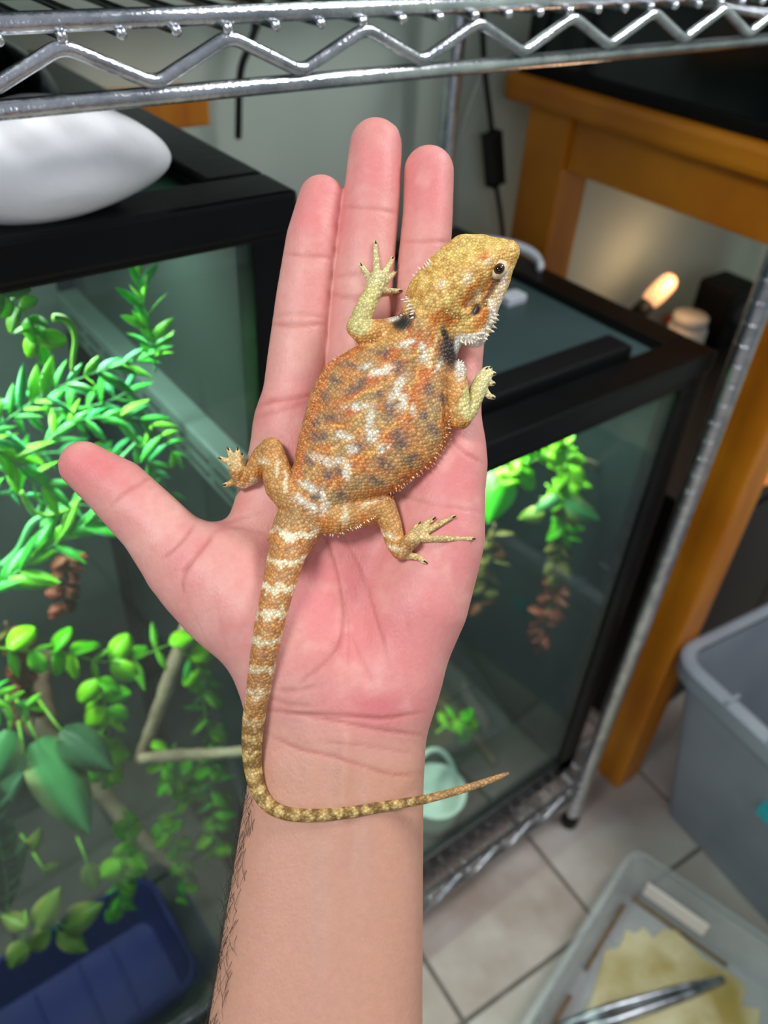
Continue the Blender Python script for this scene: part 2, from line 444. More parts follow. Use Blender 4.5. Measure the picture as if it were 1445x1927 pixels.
box('base', 0.966, 1.78, 0.405, 0.938, 1.162, 1.180, M['blackmat'], BT, 0.003)
for a in ((0.972, 0.978, 0.412, 0.932), (1.768, 1.774, 0.412, 0.932), (0.978, 1.768, 0.412, 0.418), (0.978, 1.768, 0.926, 0.932)):
    box('glass_pane', a[0], a[1], a[2], a[3], 1.180, 1.62, M['darkglass'], BT)
box('rim', 0.966, 1.78, 0.405, 0.938, 1.62, 1.65, M['blackmat'], BT, 0.003)

M['bagblack'] = mat('black_cabinet', (8, 8, 11), 0.5, (14, 14, 18), 8)
CB = thing('cabinet', (1.42, 0.68, 0), 'low black cabinet under the orange table', 'cabinet')
box('body', 1.075, 1.80, 0.470, 0.945, 0.0, 0.565, M['bagblack'], CB, 0.006)
box('top_board', 1.068, 1.807, 0.462, 0.950, 0.565, 0.585, M['bagblack'], CB, 0.004)
for x in (1.080, 1.440):
    d = box('door', x, x + 0.355, 0.458, 0.470, 0.04, 0.555, M['bagblack'], CB, 0.003)
    box('door_knob', x + (0.33 if x < 1.2 else 0.01), x + (0.345 if x < 1.2 else 0.025), 0.442, 0.459, 0.33, 0.345, M['chrome'], d, 0.003)
def lathe_thing(name, prof, c, m, label, cat, seg=28, parent=None):
    bm = bmesh.new(); add_lathe(bm, prof, c, seg)
    o = from_bm(name, bm, m, parent, smooth=True, origin=c)
    if label: tag(o, label, cat)
    return o
M['jarwhite'] = mat('jar_white', (196, 192, 178), 0.35)
M['copper'] = mat('copper_cap', (196, 104, 70), 0.3, metal=0.8)
M['red'] = mat('red_cap', (190, 40, 20), 0.4)
zc = 0.5855
J = thing('jar', (1.512, 0.860, zc), 'small white plastic jar on the black cabinet', 'jar')
bm = bmesh.new(); add_lathe(bm, [(0.036, 0), (0.041, 0.006), (0.041, 0.066), (0.034, 0.074)], (1.512, 0.860, zc)); from_bm('jar_body', bm, M['jarwhite'], J, True)
bm = bmesh.new(); add_lathe(bm, [(0.036, 0.074), (0.037, 0.078), (0.037, 0.092), (0.034, 0.095)], (1.512, 0.860, zc)); from_bm('jar_lid', bm, M['jarwhite'], J, True)
sp = thing('speaker_box', (1.652, 0.875, zc), 'little black speaker box standing beside the white jar', 'speaker')
box('case', 1.605, 1.700, 0.83, 0.92, zc, zc + 0.135, M['blackmat'], sp, 0.006)
bm = bmesh.new(); add_lathe(bm, [(0.030, 0), (0.028, 0.004), (0.010, 0.002)], (0, 0, 0))
link('cone', bm_mesh(bm, 'cone', True), M['bagblack'], sp, Matrix.Translation(Vector((1.652, 0.8305, zc + 0.07))) @ Matrix.Rotation(math.pi / 2, 4, 'X'))
for nm, px, mm, lab in (('bottle_cap', (1312, 612), 'copper', 'tiny copper coloured cap in front of the white jar'), ('bottle_cap', (1257, 600), 'red', 'tiny red cap at the side of the white jar')):
    c = on(px[0], px[1] + 8, 2, zc)
    lathe_thing(nm, [(0.011, 0), (0.012, 0.002), (0.012, 0.014), (0.009, 0.017)], c, M[mm], lab, 'cap')
# glowing warm bulb at the wall
M['warmbulb'] = mat('warm_bulb', (255, 186, 128), 0.4, emit=1.3)
LB = thing('tube_lamp', (1.40, 0.90, zc), 'warm glowing tube bulb in a black holder against the wall', 'lamp')
pa, pb = on(1216, 574, 1, 0.90), on(1268, 520, 1, 0.90)
bm = bmesh.new()
dirv = (pb - pa); nn = 14
add_tube(bm, [pa + dirv * (i / nn) for i in range(nn + 1)], [0.020 * math.sqrt(max(0.02, 1 - (abs(2 * i / nn - 1)) ** 4)) for i in range(nn + 1)], 14)
from_bm('bulb', bm, M['warmbulb'], LB, True)
hb = pa - dirv.normalized() * 0.05
tube('socket', [pa + dirv * 0.03, hb], [0.017, 0.020], M['blackmat'], LB, 14)
tube('stand', [hb, Vector((hb.x, hb.y, zc + 0.006))], 0.008, M['blackmat'], LB, 10)
box('stand_foot', hb.x - 0.03, hb.x + 0.03, hb.y - 0.03, hb.y + 0.03, zc, zc + 0.007, M['blackmat'], LB, 0.002)
l = bpy.data.lights.new('bulb_light', 'POINT'); l.energy = 0.6; l.color = (1.0, 0.62, 0.36); l.shadow_soft_size = 0.03
lo = bpy.data.objects.new('bulb_light', l); COL.objects.link(lo); lo.location = (pa + dirv * 0.5) + Vector((0, -0.03, 0.035))
# orange shaded lamp at the front of the cabinet
M['shade'] = mat('orange_shade', (255, 140, 70), 0.5, (255, 176, 110), 12, emit=0.75)
LS = thing('shade_lamp', (1.225, 0.505, zc), 'small lamp with glowing orange shade on the cabinet', 'lamp')
bm = bmesh.new(); add_lathe(bm, [(0.030, 0), (0.032, 0.004), (0.026, 0.010)], (1.225, 0.505, zc)); from_bm('lamp_base', bm, M['blackmat'], LS, True)
bm = bmesh.new(); add_lathe(bm, [(0.040, 0.010), (0.047, 0.020), (0.044, 0.070), (0.034, 0.100), (0.02, 0.106)], (1.225, 0.505, zc)); from_bm('lamp_shade', bm, M['shade'], LS, True)

# ------------------------------------------------------------------ behind the rack: batten, cables
bt = box('wall_batten', -0.35, 0.464, 0.935, 1.001, 1.138, 1.172, M['wood'], None, 0.003)
tag(bt, 'orange wooden batten on the wall behind the tall terrarium', 'batten')
M['cableblk'] = mat('black_cable', (12, 14, 15), 0.45)
M['cablegrey'] = mat('grey_cable', (176, 178, 170), 0.4)
CA = thing('adapter_cable', on(930, 250, 1, 0.955), 'black cable with thick inline block hanging by the table corner', 'cable')
pts = smooth_path([on(905, -60, 1, .96), on(908, 60, 1, .958), on(914, 150, 1, .955), on(924, 235, 1, .952), on(931, 330, 1, .950), on(944, 420, 1, .955), on(950, 520, 1, .965), on(945, 700, 1, .97)], 6)
tube('cord', pts, 0.0042, M['cableblk'], CA, 8)
a, b = on(925, 252, 1, .952), on(932, 345, 1, .950)
bm = bmesh.new(); dv = (b - a); add_box(bm, -0.0115, 0.0115, 0, dv.length, -0.009, 0.009, 0.003, frame_mtx(a, dv, (0, -1, 0)))
from_bm('inline_block', bm, M['cableblk'], CA)
pts = smooth_path([on(925, 40, 1, .965), on(908, 130, 1, .965), on(880, 210, 1, .968), on(862, 290, 1, .97), on(857, 400, 1, .975), on(860, 560, 1, .98)], 6)
tag(tube('thin_cable', pts, 0.0036, M['cablegrey'], None, 8), 'pale grey cable slanting down the wall beside the back post', 'cable')
pts = smooth_path([on(492, -40, 1, .955), on(483, 40, 1, .955), on(470, 85, 1, .955), on(452, 140, 1, .96), on(448, 260, 1, .97)], 6)
tag(tube('thin_cable', pts, [0.006] * 8 + [0.0045] * (len(pts) - 8), M['cableblk'], None, 8), 'short dark cable hanging on the wall above the orange batten', 'cable')

# ------------------------------------------------------------------ on the lids: pebble, dome lamp, clips
M['pebble'] = mat('white_pebble', (254, 254, 255), 0.62, (244, 244, 248), 26, bump=0.18, bscale=260)
bm = bmesh.new(); bmesh.ops.create_uvsphere(bm, u_segments=48, v_segments=28, radius=1.0)
for v in bm.verts:
    x, y, z = v.co
    k = (1.0 - 0.16 * max(0, x) ** 1.5 - 0.06 * max(0, -x)) * (1 + 0.10 * (1 - x * x))
    sgn = 1 if x > 0 else -1
    v.co = Vector((x * 0.070, y * 0.040 * k + 0.004 * x, z * 0.0265 * k + 0.002 * math.sin(3 * x) - 0.005 * max(0, x)))
PB = from_bm('pebble', bm, M['pebble'], None, True, origin=(0, 0, -0.0265))
PB.matrix_basis = Matrix.Translation(Vector((0.127, 0.456, azt - 0.0015))) @ Matrix.Rotation(math.radians(-8), 4, 'Z')
tag(PB, 'large smooth white pebble lying on the black terrarium lid', 'pebble')
M['domechrome'] = mat('dark_dome', (58, 66, 84), 0.16, (30, 34, 44), 8, metal=0.9)
DL = thing('dome_lamp', (0.150, 0.690, azt), 'glossy dark dome lamp resting on the green screen lid', 'lamp')
bm = bmesh.new(); R = 0.066
add_lathe(bm, [(R, 0.002), (R + 0.003, 0.006)] + [(R * math.cos(t), 0.008 + 0.050 * math.sin(t)) for t in np.linspace(0.06, 1.35, 10)], (0.150, 0.690, azt - 0.009), 36)
from_bm('reflector', bm, M['domechrome'], DL, True)
bm = bmesh.new(); add_lathe(bm, [(0.018, 0.056), (0.020, 0.058), (0.019, 0.072), (0.014, 0.076)], (0.150, 0.690, azt - 0.009), 20)
from_bm('socket', bm, M['black'], DL, True)
def crescent(name, c, r, wdt, a0, a1, thick, tilt, label):
    bm = bmesh.new(); n = 16; rows = []
    for i in range(n + 1):
        t = i / n; a = a0 + (a1 - a0) * t; ww = wdt * math.sin(math.pi * (0.08 + 0.84 * t)) ** 0.7
        rows.append([bm.verts.new((math.cos(a) * (r - ww), math.sin(a) * (r - ww), 0)), bm.verts.new((math.cos(a) * (r - ww * .5), math.sin(a) * (r - ww * .5), thick)),
                     bm.verts.new((math.cos(a) * r, math.sin(a) * r, 0)), bm.verts.new((math.cos(a) * (r - ww * .5), math.sin(a) * (r - ww * .5), -thick * .4))])
    for p, q in zip(rows, rows[1:]):
        for k in range(4): bm.faces.new((p[k], p[(k + 1) % 4], q[(k + 1) % 4], q[k]))
    bm.faces.new(rows[0]); bm.faces.new(rows[-1][::-1])
    o = link(name, bm_mesh(bm, name, True), M['gum'], None, Matrix.Translation(Vector(c)) @ tilt)
    return tag(o, label, 'clip')
crescent('plastic_clip', (0.772, 0.742, bzt + 0.004), 0.066, 0.020, math.radians(-65), math.radians(98), 0.010, Matrix.Identity(4), 'curved white plastic clip on the back corner of the dark screen lid')
bm = bmesh.new(); c2 = on(968, 556, 2, bzt)
add_box(bm, c2.x - 0.020, c2.x + 0.014, c2.y - 0.010, c2.y + 0.012, bzt - 0.010, bzt + 0.003, 0.004)
tag(from_bm('plastic_tab', bm, M['gum']), 'small white plastic tab lying on the dark screen', 'tab')

# ------------------------------------------------------------------ on the floor: grey bin, clear tray, tongs
M['binplastic'] = mat('grey_bin_plastic', (140, 146, 156), 0.35, (158, 164, 172), 6, trans=0.25)
M['teal'] = mat('teal_label', (30, 160, 170), 0.5)
RB = Matrix.Translation(Vector((0.958, 0.372, 0))) @ Matrix.Rotation(math.radians(-7), 4, 'Z')
SB = thing('storage_bin', RB @ Vector((0.25, -0.20, 0)), 'grey translucent plastic storage bin with thick rim on the tiles', 'bin')
def tapered(bm, x0, x1, y0, y1, z0, z1, ins, th, mtx):
    """open box with walls leaning outwards"""
    def rect(d, z): return [Vector((x0 + d, y0 + d, z)), Vector((x1 - d, y0 + d, z)), Vector((x1 - d, y1 - d, z)), Vector((x0 + d, y1 - d, z))]
    loops = [rect(ins, z0), rect(0, z1), rect(th, z1), rect(ins + th, z0 + th)]
    vs = [[bm.verts.new(mtx @ p) for p in lp] for lp in loops]
    for a, b in zip(vs, vs[1:]):
        for k in range(4): bm.faces.new((a[k], a[(k + 1) % 4], b[(k + 1) % 4], b[k]))
    bm.faces.new(vs[0][::-1]); bm.faces.new(vs[-1])
    bmesh.ops.recalc_face_normals(bm, faces=bm.faces)
    ed = [e for e in bm.edges if abs(e.verts[0].co.z - e.verts[1].co.z) > 0.02]
    bmesh.ops.bevel(bm, geom=ed, offset=0.018, segments=3, affect='EDGES', profile=0.5)
bm = bmesh.new(); tapered(bm, 0, 0.46, -0.52, 0, 0.0, 0.415, 0.055, 0.004, RB); from_bm('tub', bm, M['binplastic'], SB)
def rim_ring(bm, x0, x1, y0, y1, z0, z1, out, mtx, rc=0.03):
    def rr(d, z):
        pts = []
        for cx, cy, a0 in ((x1 - rc, y1 - rc, 0), (x0 + rc, y1 - rc, 90), (x0 + rc, y0 + rc, 180), (x1 - rc, y0 + rc, 270)):
            for k in range(5):
                a = math.radians(a0 + k * 22.5); pts.append(Vector((cx + (rc + d) * math.cos(a), cy + (rc + d) * math.sin(a), z)))
        return pts
    loops = [rr(0, z1), rr(out * .7, z1), rr(out, z1 - .004), rr(out, z0), rr(out - .003, z0), rr(0, z1 - 0.006)]
    vs = [[bm.verts.new(mtx @ p) for p in lp] for lp in loops]
    vs.append(vs[0])
    for a, b in zip(vs, vs[1:]):
        n = len(a)
        for k in range(n): bm.faces.new((a[k], a[(k + 1) % n], b[(k + 1) % n], b[k]))
bm = bmesh.new(); rim_ring(bm, 0.002, 0.458, -0.518, -0.002, 0.385, 0.419, 0.022, RB); rim = from_bm('rim', bm, M['binplastic'], SB, False)
for y in (-0.10, -0.18, -0.26, -0.34):
    bm = bmesh.new(); add_box(bm, -0.018, 0.010, y - 0.003, y + 0.003, 0.414, 0.424, 0.001, RB); from_bm('rib', bm, M['binplastic'], rim)
bm = bmesh.new(); add_box(bm, 0.012, 0.020, -0.235, -0.205, 0.245, 0.275, 0.0, RB)
from_bm('sticker', bm, M['teal'], SB)

M['clearplastic'] = glass_mat('frosted_plastic', (232, 234, 232), 0.24, (226, 228, 230), 1.4, 0.12)
M['residue'] = mat('dried_residue', (190, 178, 142), 0.6, (140, 120, 52), 10, bump=0.3, bscale=120)
M['residue_dark'] = mat('dark_residue', (110, 84, 34), 0.7, (84, 60, 24), 60)
M['label'] = mat('white_label', (240, 228, 220), 0.5)
e2 = Vector((-0.972, -0.235, 0)); e1 = Vector((0.235, -0.972, 0))
P0 = Vector((0.837, 0.270, 0))
RT = Matrix(((e2.x, -e1.x, 0, P0.x), (e2.y, -e1.y, 0, P0.y), (0, 0, 1, 0.0), (0, 0, 0, 1)))   # local x along the long side, y away from the viewer
TY = thing('plastic_tray', RT @ Vector((0.25, -0.16, 0)), 'shallow clear plastic tray with dried yellow residue on the floor tiles', 'tray')
bm = bmesh.new(); tapered(bm, 0, 0.52, -0.33, 0, 0.0, 0.085, 0.018, 0.003, RT); from_bm('tray_body', bm, M['clearplastic'], TY)
bm = bmesh.new(); rim_ring(bm, 0.001, 0.519, -0.329, -0.001, 0.078, 0.088, 0.012, RT, 0.02); from_bm('tray_rim', bm, M['clearplastic'], TY)
bm = bmesh.new(); ring = []
rr = random.Random(3)
for k in range(36):
    a = 2 * math.pi * k / 36; q = 0.80 + 0.20 * rr.random()
    ring.append(bm.verts.new(RT @ Vector((0.225 + 0.200 * math.copysign(abs(math.cos(a)) ** .5, math.cos(a)) * q, -0.165 + 0.132 * math.copysign(abs(math.sin(a)) ** .5, math.sin(a)) * q, 0.0036))))
f = bm.faces.new(ring); ex = bmesh.ops.extrude_face_region(bm, geom=[f])
for v in [g for g in ex['geom'] if isinstance(g, bmesh.types.BMVert)]: v.co.z += 0.0012
from_bm('residue', bm, M['residue'], TY)
for a in ((0.05, 0.19, -0.0275, -0.0215), (0.24, 0.30, -0.0275, -0.0215), (0.0265, 0.0325, -0.20, -0.03)):
    bm = bmesh.new(); add_box(bm, a[0], a[1], a[2], a[3], 0.003, 0.006, 0.0, RT); from_bm('residue_streak', bm, M['residue_dark'], TY)
bm = bmesh.new(); add_box(bm, 0.016, 0.0185, -0.150, -0.040, 0.016, 0.052, 0.0, RT @ Matrix.Shear('XY', 4, (0, 0))); from_bm('sticker', bm, M['label'], TY)
M['steel'] = mat('dull_steel', (205, 210, 215), 0.3, (110, 114, 118), 30, metal=0.9)
pa, pb = on(1130, 1915, 2, 0.0102), on(1362, 1842, 2, 0.0102)
TG = thing('feeding_tongs', (pa + pb) / 2, 'long dull steel feeding tongs lying in the clear tray', 'tongs')
dv = (pa - pb).normalized(); sd = Vector((-dv.y, dv.x, 0))
for s in (-1, 1):
    tube('arm', [pb + sd * 0.002 * s, pb + dv * 0.07 + sd * 0.006 * s, pb + dv * 0.20 + sd * 0.009 * s, pb + dv * 0.30 + sd * 0.005 * s], [0.0035, 0.006, 0.008, 0.007], M['steel'], TG, 8)
tube('hinge', [pb + dv * 0.292 - sd * .007, pb + dv * 0.292 + sd * .007], 0.005, M['steel'], TG, 10)

# ------------------------------------------------------------------ plants and branches
def leaf_mesh(name, m, wid, shape, curl=0.12, n=6, fold=0.15):
    """unit-length leaf along +Y with lens-like thickness; shape(t) = half width profile"""
    bm = bmesh.new(); top = []; bot = []
    for i in range(n + 1):
        t = i / n; h = wid * shape(t); z = -curl * t * t
        th = 0.012 * math.sin(math.pi * min(max(t, .05), .95))
        top.append([bm.verts.new((-h, t, z + fold * h)), bm.verts.new((0, t, z + th)), bm.verts.new((h, t, z + fold * h))])
        bot.append([top[-1][0], bm.verts.new((0, t, z - th)), top[-1][2]])
    for a, b in zip(top, top[1:]):
        for k in range(2): bm.faces.new((a[k], a[k + 1], b[k + 1], b[k]))
    for a, b in zip(bot, bot[1:]):
        for k in range(2): bm.faces.new((a[k + 1], a[k], b[k], b[k + 1]))
    me = bm_mesh(bm, name, True); me.materials.append(m)
    return me
def leaf_mat(name, c1, c2, rim, trans=0.35):
    """green blade, paler along its edges"""
    m, nt, b, out = new_mat(name); N, L = nt.nodes, nt.links
    tc = N.new('ShaderNodeTexCoord'); n = N.new('ShaderNodeTexNoise'); n.inputs['Scale'].default_value = 2.5
    L.new(tc.outputs['Object'], n.inputs['Vector'])
    mx = N.new('ShaderNodeMixRGB'); mx.inputs[1].default_value = rgba(c1); mx.inputs[2].default_value = rgba(c2); L.new(n.outputs['Fac'], mx.inputs[0])
    sp = N.new('ShaderNodeSeparateXYZ'); L.new(tc.outputs['Generated'], sp.inputs[0])
    s = N.new('ShaderNodeMath'); s.operation = 'SUBTRACT'; s.inputs[1].default_value = 0.5; L.new(sp.outputs['X'], s.inputs[0])
    ab = N.new('ShaderNodeMath'); ab.operation = 'ABSOLUTE'; L.new(s.outputs[0], ab.inputs[0])
    rp = N.new('ShaderNodeMapRange'); rp.inputs['From Min'].default_value = 0.22; rp.inputs['From Max'].default_value = 0.5; L.new(ab.outputs[0], rp.inputs[0])
    m2 = N.new('ShaderNodeMixRGB'); m2.inputs[2].default_value = rgba(rim); L.new(rp.outputs[0], m2.inputs[0]); L.new(mx.outputs[0], m2.inputs[1])
    L.new(m2.outputs[0], b.inputs['Base Color']); b.inputs['Roughness'].default_value = 0.4
    t = N.new('ShaderNodeBsdfTranslucent'); L.new(m2.outputs[0], t.inputs[0])
    ms = N.new('ShaderNodeMixShader'); ms.inputs[0].default_value = trans
    L.new(b.outputs[0], ms.inputs[1]); L.new(t.outputs[0], ms.inputs[2]); L.new(ms.outputs[0], out.inputs[0])
    return m
lance = lambda t: math.sin(math.pi * min(1, t * 0.97 + 0.03)) ** 0.8 * (1 - 0.35 * t)
rnd = lambda t: max(0.03, math.sin(math.pi * (0.04 + 0.93 * t))) ** 0.55
heart = lambda t: max(0.02, math.sin(math.pi * (0.03 + 0.97 * t) ** 0.72)) ** 0.75
LM = {}
LM['lance'] = leaf_mesh('lance_leaf', leaf_mat('lance_green', (70, 190, 30), (30, 160, 50), (120, 225, 150)), 0.165, lance)  # lance leaves: the light bar's backlight is put into the paler rim colour
LM['lance_y'] = leaf_mesh('lance_leaf_lime', leaf_mat('lance_lime', (140, 215, 20), (80, 195, 30), (150, 230, 120)), 0.175, lance)
LM['lance_b'] = leaf_mesh('lance_leaf_mint', leaf_mat('lance_mint', (40, 165, 95), (50, 175, 70), (140, 215, 185)), 0.13, lance, 0.25)
LM['round'] = leaf_mesh('round_leaf', leaf_mat('round_green', (98, 205, 10), (70, 185, 20), (140, 225, 40)), 0.36, rnd, 0.2)
LM['round_y'] = leaf_mesh('round_leaf_lime', leaf_mat('round_lime', (150, 225, 10), (110, 205, 15), (170, 230, 60)), 0.38, rnd, 0.2)
LM['round_o'] = leaf_mesh('round_leaf_olive', leaf_mat('round_olive', (130, 140, 60), (140, 110, 60), (150, 150, 90)), 0.36, rnd, 0.2)
LM['round_r'] = leaf_mesh('round_leaf_red', leaf_mat('round_red', (165, 85, 65), (140, 60, 50), (185, 110, 90)), 0.36, rnd, 0.2)
LM['berry'] = leaf_mesh('russet_leaf', leaf_mat('russet', (150, 84, 52), (120, 64, 42), (170, 110, 80)), 0.34, rnd, 0.3)
LM['pothos'] = leaf_mesh('pothos_leaf', leaf_mat('pothos_green', (70, 140, 80), (86, 156, 96), (205, 214, 150)), 0.25, heart, 0.15, 10, 0.1)
LM['pothos_y'] = leaf_mesh('pothos_leaf_yellow', leaf_mat('pothos_yellow', (150, 170, 40), (90, 140, 60), (205, 205, 110)), 0.32, heart, 0.15, 8)
LM['pothos_d'] = leaf_mesh('pothos_leaf_dark', leaf_mat('pothos_dark', (50, 92, 62), (60, 104, 72), (96, 140, 96)), 0.30, heart, 0.15, 8)
LM['broad'] = leaf_mesh('broad_leaf', leaf_mat('broad_green', (100, 220, 40), (60, 200, 60), (120, 230, 110)), 0.34, heart, 0.1, 8)
M['stem'] = mat('vine_stem', (70, 150, 80), 0.5, (96, 176, 110), 40)
M['stem_y'] = mat('vine_stem_lime', (110, 170, 40), 0.5)
M['stem_brown'] = mat('vine_stem_brown', (110, 84, 58), 0.7)
CAMV = Vector(CAM.tolist())
def place_leaf(parent, key, base, d, length, face=None, roll=0.0):
    tocam = (CAMV - base).normalized()
    z = face or (tocam * 0.55 + Vector((0, 0, 0.8)) + Vector((rng.uniform(-.35, .35), rng.uniform(-.35, .35), 0)))
    mw = frame_mtx(base, d, z) @ Matrix.Rotation(roll, 4, 'Y') @ Matrix.Scale(length, 4)
    return link('leaf', LM[key], None, parent, mw)
def vine(name, label, cat, px, yy, keys, step, llen, stem_m='stem', stem_px=5, spread=55, fwd=0.0, group=None, jitter=0.38, pairs=2, dy=0.03):
    """a vine: stem through the surveyed spots, leaves along it"""
    n = len(px)
    ys = yy if hasattr(yy, '__len__') else [yy] * n
    P = [on(u, v, 1, y) for (u, v), y in zip(px, ys)]
    path = [Vector(p.tolist()) for p in smooth_path([np.array(p) for p in P], 8)]
    T = thing(name, path[0], label, cat, group)
    sc = camdist(path[len(path) // 2]) / FPX
    tube('stem', path, [max(0.25, 1 - 0.6 * i / len(path)) * stem_px * 0.5 * sc for i in range(len(path))], M[stem_m], T, 6)
    acc = 0.0; total = sum((b - a).length for a, b in zip(path, path[1:])); run = 0.0; side = 1
    for a, b in zip(path, path[1:]):
        L_ = (b - a).length; run += L_; acc += L_
        while acc > step * sc:
            acc -= step * sc
            t = (b - a).normalized(); tocam = (CAMV - b).normalized()
            across = t.cross(tocam).normalized()
            for k in range(pairs):
                side = -side
                ang = math.radians(spread + rng.uniform(-22, 22))
                d = t * math.cos(ang) + across * side * math.sin(ang) + Vector((rng.uniform(-jitter, jitter), rng.uniform(-jitter, jitter), rng.uniform(-jitter, jitter)))
                fr = run / total
                kk = keys(fr) if callable(keys) else rng.choice(keys)
                place_leaf(T, kk, b, d, llen * sc * rng.uniform(0.75, 1.2), roll=rng.uniform(-.5, .5))
    t = (path[-1] - path[-2]).normalized()
    place_leaf(T, keys(1.0) if callable(keys) else rng.choice(keys), path[-1], t, llen * sc)
    return T
A = ['lance', 'lance_y', 'lance_b', 'lance']
G = 'leafy sprigs in the tall terrarium'
vine('leafy_sprig', 'green narrow leaf sprig reaching sideways towards the grey vent rail', 'plant', [(-60, 840), (0, 800), (80, 745), (170, 705), (262, 676)], .50, A, 26, 74, pairs=2, spread=30)
vine('leafy_sprig', 'upright light green sprig rising in front of the dark side screen', 'plant', [(292, 700), (286, 640), (272, 585), (264, 545), (262, 520)], .50, ['lance_y', 'lance_y', 'lance'], 22, 60, spread=24)
vine('leafy_sprig', 'narrow leaf sprig drooping over the thumb of the hand', 'plant', [(60, 860), (130, 800), (210, 785), (280, 795), (325, 850)], .51, A, 28, 60, spread=42)
vine('leafy_sprig', 'dense sprig of long light green leaves below the thumb', 'plant', [(-40, 1130), (20, 1085), (80, 1040), (140, 1000), (195, 968)], .49, ['lance', 'lance_y', 'lance'], 20, 80, spread=28)
vine('leafy_sprig', 'drooping sprig with large pointed leaves at the thumb tip', 'plant', [(-60, 820), (0, 850), (50, 890), (85, 915)], .485, ['lance_y', 'lance'], 30, 92, spread=34)
vine('leafy_sprig', 'bushy dark green sprig behind the pointed leaves', 'plant', [(-50, 760), (30, 770), (110, 770), (190, 760), (235, 740)], .56, ['lance', 'lance_b', 'lance'], 28, 62, spread=50)
vine('leafy_sprig', 'sprig hanging beside the thumb with mint edged leaves', 'plant', [(230, 800), (270, 860), (300, 900), (320, 930)], .57, ['lance', 'lance_b'], 24, 50, spread=35)
vine('leafy_sprig', 'loose sprig of slim leaves near the russet berries', 'plant', [(-60, 960), (0, 930), (60, 935), (110, 960), (160, 950), (215, 975)], .52, ['lance_b', 'lance'], 34, 48, spread=35)
vine('leafy_sprig', 'small sprig with blunt pods below the round leaf vine', 'plant', [(-60, 1320), (-20, 1310), (20, 1325), (50, 1330)], .50, ['lance_y', 'lance'], 24, 52, spread=40)
vine('leafy_sprig', 'far sprig of slim leaves in front of the grey back panel', 'plant', [(-40, 900), (40, 860), (120, 850), (200, 850)], .68, A, 24, 46, spread=45)
# curling bare tendrils
def tendril(label, px, y, rpx, m='stem'):
    P = [on(u, v, 1, y) for u, v in px]
    path = smooth_path([np.array(p) for p in P], 8)
    sc = camdist(P[0]) / FPX
    return tag(tube('tendril', path, [rpx * sc * (1 - 0.5 * i / len(path)) for i in range(len(path))], M[m], None, 6), label, 'tendril')
tendril('pale green curled tendril arching above the sideways sprig', [(100, 598), (120, 600), (136, 615), (142, 640), (138, 672), (136, 700)], .50, 8, 'stem_y')
tendril('long mint green tendril running under the thumb', [(-30, 1090), (30, 1040), (60, 985), (100, 965), (150, 940), (210, 880), (260, 830)], .505, 7)
tendril('thin lime tendril looping below the pointed leaves', [(40, 925), (55, 955), (85, 970), (120, 962), (150, 950)], .50, 5, 'stem_y')
B = ['round', 'round_y']
vine('round_leaf_vine', 'bright round leaf vine in the upper corner under the lid', 'plant', [(-20, 540), (25, 570), (55, 600), (75, 650)], .47, B, 22, 46, 'stem_y', spread=70)
vine('round_leaf_vine', 'bright round leaf vine crossing in front of the dark corner', 'plant', [(-40, 1215), (50, 1225), (130, 1230), (190, 1245), (250, 1240), (320, 1212)], .50, ['round', 'round_y', 'lance_y'], 44, 58, 'stem_y', spread=62)
vine('round_leaf_vine', 'lime vine hanging down below the crossing round leaf vine', 'plant', [(180, 1250), (190, 1300), (205, 1360), (200, 1420), (205, 1460)], .53, B, 40, 52, 'stem_y', spread=60)
vine('round_leaf_vine', 'round leaf vine trailing between the wrist and the stick', 'plant', [(330, 1215), (380, 1265), (385, 1340), (400, 1400), (395, 1460), (405, 1540), (400, 1600)], .54, B + ['lance'], 38, 46, 'stem_y', spread=60)
vine('round_leaf_vine', 'pale green vine dangling over the blue tub', 'plant', [(230, 1520), (240, 1560), (238, 1610), (225, 1665), (230, 1700)], .50, ['round', 'round_y'], 34, 50, 'stem_y', spread=40)
vine('round_leaf_vine', 'short lime vine between the stick and the log', 'plant', [(330, 1400), (310, 1440), (345, 1470), (360, 1500)], .56, B, 22, 42, 'stem_y', spread=60)
vine('round_leaf_vine', 'faint round leaf vine low in front of the pale slab', 'plant', [(330, 1530), (300, 1545), (345, 1600), (350, 1660), (345, 1690)], .52, B, 44, 36, 'stem_y', spread=50)
vine('berry_vine', 'russet leaf vine hanging below the dense green sprig', 'plant', [(125, 1035), (128, 1070), (122, 1105), (120, 1140)], .60, ['berry', 'round_r'], 13, 30, 'stem_brown', spread=65, pairs=3)
vine('berry_vine', 'pinkish russet vine behind the pods near the round leaves', 'plant', [(10, 1170), (25, 1215), (50, 1260), (45, 1310), (60, 1350)], .62, ['berry', 'round_r', 'round_o'], 17, 34, 'stem_brown', spread=60, pairs=2)
def single_leaf(label, key, a, b, y, face=None):
    pa = on(a[0], a[1], 1, y); pb = Vector((CAM + ray(b[0], b[1]) * camdist(pa)).tolist())
    T = thing('pothos_leaf', pa, label, 'leaf')
    d = pb - pa
    place_leaf(T, key, pa, d, d.length, face or ((CAMV - pa).normalized() + Vector((0.1, 0, .2))))
    tube('stalk', [pa - d * 0.25 + Vector((0, 0.02, 0.01)), pa - d * .08 + Vector((0, 0.006, 0.003)), pa + d * 0.02], [0.0014, 0.0012, 0.001], M['stem_y'], T, 6)
    return T
single_leaf('big cream edged pothos leaf hanging against the glass above the blue tub', 'pothos', (70, 1393), (172, 1572), .53)
single_leaf('cut off cream edged pothos leaf beside the big one', 'pothos', (20, 1375), (-20, 1500), .53)
single_leaf('dark green pothos leaf behind the big cream edged leaf', 'pothos_d', (115, 1375), (215, 1450), .53)
